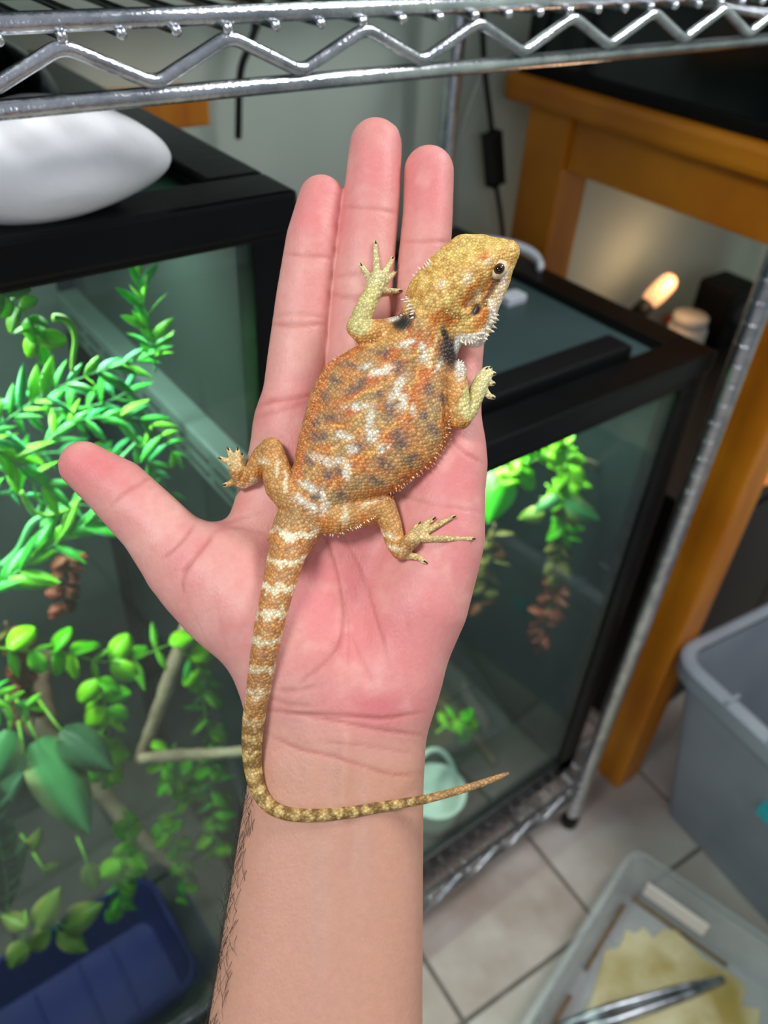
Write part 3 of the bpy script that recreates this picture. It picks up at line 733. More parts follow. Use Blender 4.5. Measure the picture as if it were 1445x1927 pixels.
single_leaf('dim hanging pothos leaf left of the big one', 'pothos_d', (45, 1420), (20, 1520), .55)
for a, b, lab in (((70, 1745), (110, 1675), 'yellow pothos leaf standing over the blue tub'), ((120, 1745), (190, 1702), 'cream tipped pothos leaf above the blue tub edge'), ((95, 1755), (40, 1790), 'green yellow pothos leaf over the blue tub'),
                  ((110, 1755), (165, 1790), 'small green pothos leaf pointing down over the blue tub'), ((50, 1745), (0, 1720), 'yellow green pothos leaf leaning over the tub'), ((45, 1770), (15, 1830), 'narrow yellow pothos leaf lowest over the blue tub'), ((60, 1600), (75, 1560), 'tiny yellow leaf under the big cream edged leaf'), ((165, 1625), (180, 1680), 'yellow olive leaf behind the tub edge'), ((85, 1640), (110, 1625), 'tiny yellow leaf lying near the tub')):
    single_leaf(lab, 'pothos_y', a, b, .50)
vine('grass_tuft', 'dark upright grass tuft beside the blue tub', 'plant', [(15, 1720), (12, 1660), (0, 1590), (-10, 1520)], .50, ['pothos_d'], 28, 70, 'stem', spread=14)
# wood
M['bark'] = mat('pale_bark', (140, 116, 96), 0.85, (176, 156, 132), 30, bump=0.6, bscale=120)
M['barkdark'] = mat('brown_bark', (96, 70, 56), 0.85, (122, 96, 78), 30, bump=0.6, bscale=120)
def branch(label, px, ys, rpx, m):
    P = [np.array(on(u, v, 1, y)) for (u, v), y in zip(px, ys)]
    path = smooth_path(P, 6); sc = camdist(P[0]) / FPX; n = len(path)
    rad = [sc * np.interp(i / (n - 1), np.linspace(0, 1, len(rpx)), rpx) * (1 + 0.10 * math.sin(i * 2.1)) for i in range(n)]
    return tag(tube('branch', path, rad, M[m], None, 10), label, 'branch')
branch('grey brown stick leaning up towards the wrist', [(352, 1180), (318, 1280), (285, 1370), (262, 1430)], (.55, .55, .56, .57), (14, 15, 13, 12), 'bark')
branch('pale thin stick lying across behind the wrist', [(262, 1428), (330, 1422), (400, 1418), (474, 1413)], (.545, .525, .50, .478), (10, 12, 10, 9), 'bark')
branch('pale fallen branch running down towards the blue tub', [(20, 1320), (90, 1390), (180, 1480), (260, 1570), (360, 1660)], (.66, .65, .63, .60, .57), (20, 18, 20, 17, 16), 'bark')
branch('dark upright trunk behind the pods', [(85, 1225), (80, 1290), (95, 1370), (110, 1420)], (.70, .69, .67, .66), (15, 16, 17, 16), 'barkdark')

# added tub body inside the terrarium, in place of a floor tub's glass reflection
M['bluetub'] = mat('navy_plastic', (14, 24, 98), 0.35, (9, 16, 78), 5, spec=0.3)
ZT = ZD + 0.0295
BTUB = thing('reflected_tub', (0.02, 0.53, ZT), 'dark blue tub shape added in the tall terrarium for the reflected floor tub', 'tub')
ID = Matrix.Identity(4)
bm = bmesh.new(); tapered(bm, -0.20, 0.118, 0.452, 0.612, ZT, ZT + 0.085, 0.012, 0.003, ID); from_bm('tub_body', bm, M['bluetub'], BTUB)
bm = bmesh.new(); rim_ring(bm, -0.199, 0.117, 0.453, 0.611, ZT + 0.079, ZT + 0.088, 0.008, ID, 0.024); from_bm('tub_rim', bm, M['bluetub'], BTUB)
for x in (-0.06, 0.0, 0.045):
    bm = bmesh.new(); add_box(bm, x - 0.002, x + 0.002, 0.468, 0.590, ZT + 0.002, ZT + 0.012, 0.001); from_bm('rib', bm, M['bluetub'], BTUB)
# second blue tub on the room floor before the rack; the front glass mirrors it
FT = thing('floor_tub', (-0.06, 0.25, 0), 'empty dark blue tub on the floor tiles in front of the rack', 'tub')
bm = bmesh.new(); tapered(bm, -0.30, 0.172, 0.150, 0.338, 0.0005, 0.10, 0.012, 0.003, ID); from_bm('tub_body', bm, M['bluetub'], FT)
bm = bmesh.new(); rim_ring(bm, -0.299, 0.171, 0.151, 0.337, 0.094, 0.103, 0.008, ID, 0.024); from_bm('tub_rim', bm, M['bluetub'], FT)
# ---- lower terrarium
def grade(f): return 'round_y' if f < .30 else ('round' if f < .48 and rng.random() < .8 else ('round_o' if f < .66 else 'round_r'))
vine('hanging_vine', 'hanging vine of round leaves turning from lime to red at its tip', 'plant', [(1045, 830), (1068, 870), (1066, 940), (1062, 1000), (1050, 1060), (1046, 1110), (1024, 1170), (1016, 1215)], .50, grade, 20, 34, 'stem_y', spread=62, pairs=3, jitter=.75)
vine('hanging_vine', 'bright lime vine running along under the black lid frame', 'plant', [(925, 925), (960, 895), (1000, 870), (1040, 848)], .49, ['round_y', 'round_y', 'round'], 22, 42, 'stem_y', spread=60, jitter=.7)
vine('hanging_vine', 'brown withered vine hanging beside the palm edge', 'plant', [(930, 985), (925, 1040), (915, 1090), (905, 1140)], .55, ['berry', 'round_o'], 22, 34, 'stem_brown', spread=60, jitter=.75)
vine('hanging_vine', 'small green plant low beside the wrist', 'plant', [(820, 1380), (840, 1365), (865, 1355), (885, 1370)], .50, B, 22, 36, 'stem_y', spread=60)
single_leaf('broad glowing green leaf beside the palm edge', 'broad', (948, 885), (918, 985), .50)
single_leaf('second broad green leaf half hidden behind the palm edge', 'broad', (935, 870), (900, 960), .53)
single_leaf('mint green pothos leaf beside the hanging vine', 'pothos', (1050, 935), (1005, 962), .48)
single_leaf('yellow green leaf under the mint leaf', 'pothos_y', (1025, 965), (975, 975), .49)
single_leaf('pointed mint leaf on the other side of the hanging vine', 'pothos', (1062, 945), (1132, 978), .49)
branch('thin brown twig sloping down behind the hanging vine', [(1090, 862), (1130, 880), (1175, 905)], (.52, .53, .54), (5, 6, 4), 'bark')
branch('dark branch lying low behind the wrist', [(800, 1300), (850, 1350), (900, 1400), (930, 1440)], (.56, .53, .50, .475), (10, 12, 10, 8), 'barkdark')
M['milky'] = mat('milky_plastic', (240, 250, 246), 0.25, trans=0.2)
zc2 = ZD + 0.0275
cc = Vector((0.548, 0.490, zc2))
PL = thing('milky_pot', (cc.x, cc.y, zc2), 'milky white plastic pot with loop handle low beside the wrist', 'pot')
bm = bmesh.new(); add_lathe(bm, [(0.036, 0), (0.040, 0.004), (0.046, 0.060), (0.050, 0.064), (0.050, 0.068), (0.044, 0.068), (0.038, 0.008), (0.01, 0.006)], (cc.x, cc.y, zc2), 28); from_bm('pot_body', bm, M['milky'], PL, True)
hp = [Vector((cc.x + 0.050 * math.cos(a) * 0.9, cc.y + 0.03 * math.sin(a), zc2 + 0.060 + 0.075 * math.sin(a))) for a in np.linspace(0, math.pi, 13)]
tube('handle', hp, 0.0042, M['milky'], PL, 8)

# ------------------------------------------------------------------ implicit modelling (camera-aligned millimetres, later turned into world space)
def cone_sd(X, Y, Z, a, b, ra, rb, fl):
    ba = b - a; L2 = float(ba @ ba) + 1e-9
    dx, dy, dz = X - a[0], Y - a[1], Z - a[2]
    t = np.clip((dx * ba[0] + dy * ba[1] + dz * ba[2]) / L2, 0, 1)
    dx = dx - t * ba[0]; dy = dy - t * ba[1]; dz = (dz - t * ba[2]) * fl
    return np.sqrt(dx * dx + dy * dy + dz * dz) - (ra + (rb - ra) * t)
class Field:
    def __init__(s, lo, hi, h):
        s.h = h; s.lo = np.array(lo, float); n = np.ceil((np.array(hi) - s.lo) / h).astype(int) + 1
        s.ax = [(s.lo[i] + h * np.arange(n[i])).astype(np.float32) for i in range(3)]
        s.n = n
    def empty(s): return np.full(tuple(s.n), 40.0, np.float32)
    def window(s, lo, hi):
        sl = []
        for i in range(3):
            a = int(np.clip(math.floor((lo[i] - s.lo[i]) / s.h), 0, s.n[i])); b = int(np.clip(math.ceil((hi[i] - s.lo[i]) / s.h) + 1, 0, s.n[i]))
            sl.append(slice(a, b))
        return tuple(sl)
    def coords(s, sl): return s.ax[0][sl[0]][:, None, None], s.ax[1][sl[1]][None, :, None], s.ax[2][sl[2]][None, None, :]
    def add(s, F, a, b, ra, rb, k, fl=1.0):
        a, b = np.asarray(a, float), np.asarray(b, float)
        m = max(ra, rb) * max(1.0, 1.0 / fl) + k + 3 * s.h
        sl = s.window(np.minimum(a, b) - m, np.maximum(a, b) + m)
        if any(q.stop <= q.start for q in sl): return
        d = cone_sd(*s.coords(sl), a, b, ra, rb, fl).astype(np.float32)
        F[sl] = smin(F[sl], d, k)
    def chain(s, F, pts, rad, k, fl=1.0):
        pts = [np.asarray(p, float) for p in pts]
        m = max(rad) * max(1.0, 1.0 / fl) + k + 3 * s.h
        W = s.window(np.min(pts, 0) - m, np.max(pts, 0) + m)
        if any(q.stop <= q.start for q in W): return
        D = np.full(tuple(q.stop - q.start for q in W), 40.0, np.float32)
        for i in range(len(pts) - 1):            # segments of one chain meet without swelling, then melt into the rest
            mi = max(rad[i], rad[i + 1]) * max(1.0, 1.0 / fl) + k + 3 * s.h
            sl = s.window(np.minimum(pts[i], pts[i + 1]) - mi, np.maximum(pts[i], pts[i + 1]) + mi)
            if any(q.stop <= q.start for q in sl): continue
            d = cone_sd(*s.coords(sl), pts[i], pts[i + 1], rad[i], rad[i + 1], fl).astype(np.float32)
            loc = tuple(slice(q.start - w_.start, q.stop - w_.start) for q, w_ in zip(sl, W))
            D[loc] = np.minimum(D[loc], d)
        F[W] = smin(F[W], D, k)
def smin(a, b, k):
    if k <= 0: return np.minimum(a, b)
    h = np.clip(0.5 + 0.5 * (b - a) / k, 0, 1)
    return b + (a - b) * h - k * h * (1 - h)
def surface_nets(F, lo, h):
    S = F < 0
    nx, ny, nz = F.shape
    c = np.zeros((nx - 1, ny - 1, nz - 1), np.int8)
    for i in (0, 1):
        for j in (0, 1):
            for k in (0, 1): c += S[i:nx - 1 + i, j:ny - 1 + j, k:nz - 1 + k]
    act = (c > 0) & (c < 8)
    I, J, K = np.nonzero(act)
    idx = np.full(act.shape, -1, np.int32); idx[I, J, K] = np.arange(len(I))
    acc = np.zeros((len(I), 3)); cnt = np.zeros(len(I))
    cor = [(i, j, k) for i in (0, 1) for j in (0, 1) for k in (0, 1)]
    V = {q: F[I + q[0], J + q[1], K + q[2]] for q in cor}
    for p in cor:
        for ax in range(3):
            if p[ax]: continue
            q = list(p); q[ax] = 1; q = tuple(q)
            a, b = V[p], V[q]; x = (a < 0) != (b < 0)
            t = np.where(x, a / np.where(a == b, 1, a - b), 0)
            for d in range(3):
                acc[:, d] += np.where(x, p[d] + (t if d == ax else 0), 0)
            cnt += x
    verts = (np.stack([I, J, K], 1) + acc / cnt[:, None]) * h + np.asarray(lo)
    quads = []
    for ax in range(3):
        o1, o2 = [(1, 2), (2, 0), (0, 1)][ax]
        sl0 = [slice(None)] * 3; sl1 = [slice(None)] * 3
        sl0[ax] = slice(0, -1); sl1[ax] = slice(1, None)
        D = S[tuple(sl0)] != S[tuple(sl1)]
        e = np.stack(np.nonzero(D), 1)
        sh = np.array(act.shape)
        ok = (e[:, o1] > 0) & (e[:, o2] > 0) & (e[:, o1] < sh[o1]) & (e[:, o2] < sh[o2])
        e = e[ok]
        flip = S[tuple(sl0)][e[:, 0], e[:, 1], e[:, 2]]
        def cell(d1, d2):
            q = e.copy(); q[:, o1] -= d1; q[:, o2] -= d2
            return idx[q[:, 0], q[:, 1], q[:, 2]]
        Q = np.stack([cell(1, 1), cell(0, 1), cell(0, 0), cell(1, 0)], 1)
        Q[~flip] = Q[~flip][:, ::-1]
        quads.append(Q)
    Q = np.concatenate(quads); Q = Q[(Q >= 0).all(1)]
    return verts, Q
def relax(verts, Q, it, f=0.5):
    E = np.concatenate([Q[:, [0, 1]], Q[:, [1, 2]], Q[:, [2, 3]], Q[:, [3, 0]]])
    E = np.concatenate([E, E[:, ::-1]])
    deg = np.bincount(E[:, 0], minlength=len(verts)).astype(float); deg[deg == 0] = 1
    for _ in range(it):
        s = np.stack([np.bincount(E[:, 0], weights=verts[E[:, 1], d], minlength=len(verts)) for d in range(3)], 1) / deg[:, None]
        verts = verts + f * (s - verts)
    return verts
def vnormals(verts, Q):
    n = np.cross(verts[Q[:, 2]] - verts[Q[:, 0]], verts[Q[:, 3]] - verts[Q[:, 1]])
    N = np.zeros_like(verts)
    for k in range(4):
        for d in range(3): N[:, d] += np.bincount(Q[:, k], weights=n[:, d], minlength=len(verts))
    return N / (np.linalg.norm(N, axis=1)[:, None] + 1e-9)
def to_px(vm):
    d = -vm[:, 2]
    return PX + FPX * vm[:, 0] / d, PY - FPX * vm[:, 1] / d
def world_mm(vm): return (vm / 1000.0) @ RW.T + CAM
def organic(name, verts, Q, m, parent, origin, attrs):
    W = world_mm(verts) - np.asarray(origin)
    me = bpy.data.meshes.new(name)
    me.vertices.add(len(W)); me.vertices.foreach_set('co', W.astype(np.float32).ravel())
    me.loops.add(Q.size); me.loops.foreach_set('vertex_index', Q.astype(np.int32).ravel())
    me.polygons.add(len(Q)); me.polygons.foreach_set('loop_start', np.arange(0, Q.size, 4, dtype=np.int32)); me.polygons.foreach_set('loop_total', np.full(len(Q), 4, np.int32))
    me.polygons.foreach_set('use_smooth', np.ones(len(Q), bool))
    me.update(calc_edges=True)
    for k, a in attrs.items():
        if a.ndim == 2:
            at = me.color_attributes.new(k, 'FLOAT_COLOR', 'POINT')
            at.data.foreach_set('color', np.concatenate([a, np.ones((len(a), 1))], 1).astype(np.float32).ravel())
        else:
            at = me.attributes.new(k, 'FLOAT', 'POINT'); at.data.foreach_set('value', a.astype(np.float32))
    return link(name, me, m, parent, Matrix.Translation(Vector(np.asarray(origin).tolist())))
_lat = NR.rand(64, 64)
def vnoise(x, y):
    xi = np.floor(x).astype(int); yi = np.floor(y).astype(int); fx = x - xi; fy = y - yi
    fx = fx * fx * (3 - 2 * fx); fy = fy * fy * (3 - 2 * fy)
    g = lambda i, j: _lat[i % 64, j % 64]
    return (g(xi, yi) * (1 - fx) + g(xi + 1, yi) * fx) * (1 - fy) + (g(xi, yi + 1) * (1 - fx) + g(xi + 1, yi + 1) * fx) * fy
def fbm(x, y): return (vnoise(x, y) + 0.5 * vnoise(2.03 * x + 7, 2.03 * y + 3) + 0.25 * vnoise(4.1 * x + 1, 4.1 * y + 9)) / 1.75
def poly_dist(u, v, pts):
    best = np.full(u.shape, 1e9); pos = np.zeros(u.shape); tot = 0.0
    for (x0, y0), (x1, y1) in zip(pts, pts[1:]):
        bx, by = x1 - x0, y1 - y0; L2 = bx * bx + by * by
        t = np.clip(((u - x0) * bx + (v - y0) * by) / L2, 0, 1)
        d = np.hypot(u - x0 - t * bx, v - y0 - t * by)
        m = d < best; best = np.where(m, d, best); pos = np.where(m, tot + t * math.sqrt(L2), pos); tot += math.sqrt(L2)
    return best, pos / max(tot, 1e-9)

# ------------------------------------------------------------------ the hand
def Db(v): return np.interp(v, [150, 225, 760, 1340, 1927, 2700], [0.3075, 0.306, 0.292, 0.280, 0.262, 0.238])
def H(u, v, w=0.0):
    d = float(Db(v)) - w / 1000.0
    return np.array([(u - PX) / FPX * d, -(v - PY) / FPX * d, -d]) * 1000.0
def Hr(v, r): return r * float(Db(v)) / FPX * 1000.0
fld = Field((-122, -225, -345), (44, 152, -222), 0.85)
palm = fld.empty()
def pc(F, pts, k, fl=1.0):
    P = [H(p[0], p[1], p[2]) for p in pts]; R = [Hr(p[1], p[3]) for p in pts]
    fld.chain(F, P, R, k, fl)
pc(palm, [(552, 800, -2, 56), (585, 1060, -3, 62), (580, 1240, 0, 62)], 12)
pc(palm, [(665, 790, -3, 57), (655, 1050, -6, 64), (640, 1250, -2, 66)], 12)
pc(palm, [(772, 800, -2, 54), (745, 1050, -6, 62), (700, 1260, -1, 66)], 12)
pc(palm, [(852, 830, 0, 50), (815, 1050, -2, 60), (745, 1250, 0, 64)], 12)
pc(palm, [(846, 880, 2, 60), (836, 1010, 4, 74), (800, 1140, 5, 78), (742, 1290, 3, 66)], 10)
pc(palm, [(545, 800, -2, 58), (478, 1015, 0, 56)], 9)
pc(palm, [(400, 1085, 6, 86), (470, 1150, 9, 100), (560, 1245, 6, 98)], 10, 1.12)
pc(palm, [(540, 1300, 0, 78), (542, 1400, 0, 76), (545, 1480, 0, 79), (505, 1927, 0, 111), (455, 2700, 0, 150)], 12)
pc(palm, [(722, 1300, 0, 82), (727, 1400, 0, 74), (720, 1480, 0, 77), (686, 1927, 0, 109), (650, 2700, 0, 140)], 12)
pc(palm, [(632, 1330, 0, 84), (634, 1400, 0, 82), (632, 1480, 0, 85), (595, 1927, -2, 126), (550, 2700, -4, 170)], 12)
def finger(pts, k=5, fl=1.06):
    F = palm.copy(); pc(F, pts, k, fl); return F
hand = finger([(605, 374, 2.5, 43), (588, 450, 3, 49), (573, 560, 2, 53), (560, 680, 1, 57), (548, 800, 0, 60), (555, 900, -2, 58)])
hand = np.minimum(hand, finger([(707, 274, 2.0, 49), (700, 365, 3, 53), (689, 470, 3, 55), (681, 570, 2, 58), (673, 680, 1, 59), (668, 800, -1, 58), (665, 900, -4, 56)]))
hand = np.minimum(hand, finger([(807, 323, 1.5, 47), (805, 400, 2, 47), (798, 490, 2, 49), (789, 590, 1, 50), (782, 700, 0, 52), (775, 810, -2, 54), (770, 900, -4, 54)]))
hand = np.minimum(hand, finger([(884, 545, 0, 31), (880, 620, 1, 33), (871, 700, 1, 36), (863, 780, 1, 43), (852, 880, 1, 52)]))
hand = np.minimum(hand, finger([(158, 876, 3, 46), (222, 922, 4, 59), (288, 988, 4, 64), (345, 1055, 5, 76), (420, 1110, 6, 92)], 8))
hv, hq = surface_nets(hand, fld.lo, fld.h)
hv = relax(hv, hq, 8)
del palm, hand
hn = vnormals(hv, hq)
hu, hvv = to_px(hv)
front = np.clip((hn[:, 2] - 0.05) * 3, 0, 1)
# creases: (points, depth mm, half width px, redness)
CR = [([(632, 470), (690, 480), (745, 492)], .0, 1, 0),
      ([(640, 388), (690, 391), (752, 402)], .35, 4, .5), ([(617, 525), (650, 518), (690, 512), (738, 520)], .3, 5, .35), ([(614, 550), (660, 560), (738, 552)], .4, 5, .5),
      ([(534, 478), (570, 480), (628, 486)], .4, 4, .5), ([(508, 610), (560, 612), (617, 610)], .45, 5, .6), ([(510, 595), (560, 590), (617, 600)], .25, 4, .3),
      ([(755, 455), (800, 454), (850, 456)], .35, 4, .5), ([(740, 585), (790, 578), (840, 585)], .4, 5, .5),
      ([(480, 765), (520, 752), (560, 748), (612, 738)], .6, 5, .7), ([(470, 790), (530, 770), (600, 752)], .3, 5, .4),
      ([(842, 815), (870, 850), (912, 872)], .4, 5, .5), ([(700, 905), (780, 940), (850, 955), (915, 965)], .3, 4, .35),
      ([(208, 955), (235, 928), (275, 903), (300, 893)], .4, 4, .6), ([(240, 925), (275, 905)], .3, 4, .4),
      ([(300, 1055), (340, 1020), (368, 985)], .5, 4, .7), ([(345, 1090), (350, 1070), (390, 1020), (402, 1000)], .5, 5, .8), ([(345, 1120), (343, 1085), (352, 1065)], .4, 4, .6),
      ([(418, 988), (450, 975), (500, 965)], .3, 4, .3), ([(390, 1005), (440, 990), (520, 1010)], .25, 5, .25),
      ([(560, 930), (600, 985), (625, 1040), (640, 1100), (647, 1160), (640, 1215), (625, 1250)], .5, 4, .75), ([(640, 1000), (680, 1070), (700, 1140), (718, 1200), (735, 1260)], .3, 4, .5),
      ([(650, 1110), (655, 1180), (655, 1260)], .25, 3, .4), ([(765, 1170), (775, 1200)], .25, 3, .3), ([(660, 1190), (680, 1240), (705, 1290)], .25, 4, .35), ([(650, 1200), (615, 1245), (560, 1290)], .3, 5, .4),
      ([(500, 1336), (560, 1343), (640, 1346), (720, 1352), (800, 1340)], .5, 4, .8), ([(560, 1345), (640, 1358), (720, 1374), (800, 1385)], .45, 4, .7), ([(500, 1378), (560, 1408), (620, 1422), (680, 1440), (740, 1458), (800, 1455)], .4, 4, .7),
      ([(600, 1395), (680, 1402), (790, 1420)], .2, 3, .4), ([(590, 1330), (540, 1325), (500, 1310)], .3, 5, .3),
      ([(350, 1130), (375, 1180), (400, 1230)], .12, 4, .15), ([(400, 1080), (410, 1150), (430, 1230)], .12, 4, .15), ([(600, 1290), (560, 1300), (520, 1300)], .3, 6, .3)]
disp = np.zeros(len(hv)); red = np.zeros(len(hv))
for pts, dep, hw, rd in CR:
    if dep <= 0: continue
    pp = smooth_path([np.array(p, float) for p in pts], 4)
    d, pos = poly_dist(hu, hvv, [tuple(p) for p in pp])
    fade = np.clip(np.minimum(pos, 1 - pos) * 6, 0, 1) * 0.8 + 0.2
    g = np.exp(-(d / (hw * 0.8)) ** 2) * front * fade
    disp += dep * g; red = np.maximum(red, rd * np.exp(-(d / hw) ** 2) * front * fade)
# tendons of the wrist
for x0, x1, amp, wd in ((655, 640, 1.2, 16), (590, 575, .7, 22), (700, 690, .5, 16)):
    d = np.abs(hu - np.interp(hvv, [1340, 1600], [x0, x1])); disp -= amp * np.exp(-(d / wd) ** 2) * front * np.clip((hvv - 1350) / 40, 0, 1) * np.clip((1640 - hvv) / 160, 0, 1)
hv = hv - hn * disp[:, None]
# pigment of the skin, with shade on palm and forearm mixed in
def S(c): return lin(c)
def ell(u, v, cx, cy, rx, ry, p=1.0): return np.exp(-(((u - cx) / rx) ** 2 + ((v - cy) / ry) ** 2) ** p)
skin = np.tile(S((216, 156, 144)), (len(hv), 1))
def tint(col, a):
    global skin
    a = np.clip(a, 0, 1)[:, None]; skin = skin * (1 - a) + S(col) * a
tint((190, 140, 118), np.clip((hvv - 1335) / 120, 0, 1))  # peach forearm, darkened further because it gets less light
for cx, cy, rx, ry, s in ((605, 400, 60, 90, .75), (708, 290, 60, 80, .55), (806, 340, 60, 90, .75), (590, 560, 50, 60, .25), (690, 440, 40, 60, .15), (800, 520, 50, 60, .4), (700, 340, 40, 40, .35),
                          (170, 875, 80, 45, .75), (250, 930, 70, 60, .35), (880, 650, 50, 120, .3), (840, 1000, 110, 160, .55), (760, 1200, 120, 130, .55), (680, 1100, 70, 110, .45), (710, 1330, 90, 40, .8), (860, 870, 70, 70, .5), (500, 760, 80, 30, .5),
                          (350, 1060, 60, 60, .35), (600, 1130, 80, 120, .6), (450, 1180, 90, 90, .2), (640, 1180, 60, 90, .3), (545, 840, 50, 50, .35), (580, 730, 60, 40, .3)):  # the spot beside the tail carries the tail's shade in its tint
    tint((212, 112, 116), ell(hu, hvv, cx, cy, rx, ry) * s)
for cx, cy, rx, ry, s in ((420, 1190, 90, 100, .12), (570, 1220, 50, 80, .0), (300, 990, 60, 60, .2), (690, 640, 30, 90, .15), (760, 1125, 50, 40, .2)):
    tint((230, 184, 176), ell(hu, hvv, cx, cy, rx, ry) * s)
tint((180, 150, 140), ell(hu, hvv, 600, 1700, 25, 160) * .25 + ell(hu, hvv, 680, 1600, 22, 90) * .2)
nz = fbm(hu / 38.0, hvv / 38.0)
tint((212, 112, 112), np.clip(nz - 0.55, 0, 1) * 1.0 * np.clip((1420 - hvv) / 100, 0, 1))
tint((236, 190, 172), np.clip(0.45 - nz, 0, 1) * 0.9 * np.clip((1420 - hvv) / 100, 0.12, 1))
tint((176, 92, 84), red * 0.75)
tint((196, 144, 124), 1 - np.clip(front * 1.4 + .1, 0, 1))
m, nt, b, out = new_mat('skin'); N, L = nt.nodes, nt.links
at = N.new('ShaderNodeVertexColor'); at.layer_name = 'pigment'
tc = N.new('ShaderNodeTexCoord')
n1 = N.new('ShaderNodeTexNoise'); n1.inputs['Scale'].default_value = 420; n1.inputs['Detail'].default_value = 4; L.new(tc.outputs['Object'], n1.inputs['Vector'])
mr = N.new('ShaderNodeMapRange'); mr.inputs['To Min'].default_value = 0.90; mr.inputs['To Max'].default_value = 1.08; L.new(n1.outputs['Fac'], mr.inputs[0])
mx = N.new('ShaderNodeMixRGB'); mx.blend_type = 'MULTIPLY'; mx.inputs[0].default_value = 1.0; L.new(at.outputs['Color'], mx.inputs[1]); L.new(mr.outputs[0], mx.inputs[2])
L.new(mx.outputs[0], b.inputs['Base Color'])
b.inputs['Roughness'].default_value = 0.5; b.inputs['Specular IOR Level'].default_value = 0.35
b.inputs['Subsurface Weight'].default_value = 0.18; b.inputs['Subsurface Radius'].default_value = (0.0035, 0.0012, 0.0007); b.inputs['Subsurface Scale'].default_value = 1.0
mp = N.new('ShaderNodeMapping'); mp.inputs['Scale'].default_value = (1.0, 1.0, 0.35); mp.inputs['Rotation'].default_value = (0.3, 0.2, 0.5); L.new(tc.outputs['Object'], mp.inputs['Vector'])
v1 = N.new('ShaderNodeTexVoronoi'); v1.feature = 'DISTANCE_TO_EDGE'; v1.inputs['Scale'].default_value = 700; L.new(mp.outputs[0], v1.inputs['Vector'])
n2 = N.new('ShaderNodeTexNoise'); n2.inputs['Scale'].default_value = 900; n2.inputs['Detail'].default_value = 3; L.new(mp.outputs[0], n2.inputs['Vector'])
ad = N.new('ShaderNodeMath'); ad.operation = 'ADD'; L.new(v1.outputs['Distance'], ad.inputs[0]); L.new(n2.outputs['Fac'], ad.inputs[1])
bp = N.new('ShaderNodeBump'); bp.inputs['Strength'].default_value = 0.28; bp.inputs['Distance'].default_value = 0.0005; L.new(ad.outputs[0], bp.inputs['Height']); L.new(bp.outputs[0], b.inputs['Normal'])
M['skin'] = m
org = world_mm(np.array([H(632, 1927)]))[0]
PE = thing('person', Vector(org.tolist()), 'open bare left hand and hairy forearm held out palm up with a lizard on it', 'person')
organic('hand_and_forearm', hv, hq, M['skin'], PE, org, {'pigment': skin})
# nails behind the finger tips
M['nail'] = mat('fingernail', (206, 178, 170), 0.3, sss=0.2)
def nail(u, v, w, ru, rv, tilt, name='fingernail'):
    bm = bmesh.new(); bmesh.ops.create_uvsphere(bm, u_segments=20, v_segments=12, radius=1.0)
    c = H(u, v, w)
    for q in bm.verts:
        x, y, z = q.co
        p = np.array([x * Hr(v, ru), y * Hr(v, rv), z * 0.9 + 1.2 * (x * x) ])
        ct, st = math.cos(tilt), math.sin(tilt)
        p = np.array([p[0] * ct - p[1] * st, p[0] * st + p[1] * ct, p[2]]) + c
        q.co = Vector(world_mm(p[None])[0].tolist())
    return from_bm(name, bm, M['nail'], PE, True)
nail(721, 268, -4.5, 32, 41, -0.18); nail(617, 372, -4.5, 28, 38, -0.2); nail(808, 324, -5, 32, 38, 0.0); nail(150, 886, -3.5, 28, 38, 0.95)
# hairs of the forearm
HB = bmesh.new()
sel = np.nonzero((hvv > 1480) & (hvv < 1990) & (hn[:, 2] < 0.75) & (hn[:, 2] > -0.75) & (hn[:, 0] < -0.2))[0]
rh = np.random.RandomState(5)
for i in rh.choice(sel, 330, replace=False):
    p = hv[i]; n = hn[i]
    L0 = rh.uniform(5, 11)
    d = np.array([-0.25 + rh.uniform(-.35, .25), 0.9 * (1 if rh.rand() < .35 else -1), 0.25]) ; d = d - n * (d @ n) * 0.85; d /= np.linalg.norm(d)
    bend = np.array([rh.uniform(-.3, .3), rh.uniform(-.2, .2), 0])
    pts = [p - n * 0.3, p + d * L0 * .35 + n * 0.7, p + (d + bend * .4) * L0 * .7 + n * 1.0, p + (d + bend) * L0 + n * 0.8]
    W = [Vector(x.tolist()) for x in world_mm(np.array(pts))]
    add_tube(HB, W, [0.00009, 0.00008, 0.00006, 0.00003], 3, caps=False)
M['hair'] = mat('arm_hair', (46, 32, 26), 0.5)
ho = from_bm('arm_hair', HB, M['hair'], PE, True); tag(ho, kind='stuff')

# ------------------------------------------------------------------ the lizard
gs = 5.0     # nearest depth of the hand, seen along the palm's own normal
gw, gh = int(1445 / gs) + 1, int(2100 / gs) + 1
dm = np.full((gh, gw), np.nan)
iu = np.clip((hu / gs).astype(int), 0, gw - 1); iv = np.clip((hvv / gs).astype(int), 0, gh - 1)
okm = (hn[:, 2] > 0) & (hu > 0) & (hvv > 0) & (hvv < 2090)
tmp = np.full((gh, gw), 1e9); np.minimum.at(tmp, (iv[okm], iu[okm]), -hv[okm, 2]); dm = np.where(tmp > 1e8, np.nan, tmp)
def surf(u, v, rad=14):
    """depth (mm) of the skin under this spot"""
    a, b_ = int(v / gs), int(u / gs); k = int(rad / gs)
    s = dm[max(0, a - k):a + k + 1, max(0, b_ - k):b_ + k + 1]
    return float(np.nanmedian(s)) if np.isfinite(s).any() else None
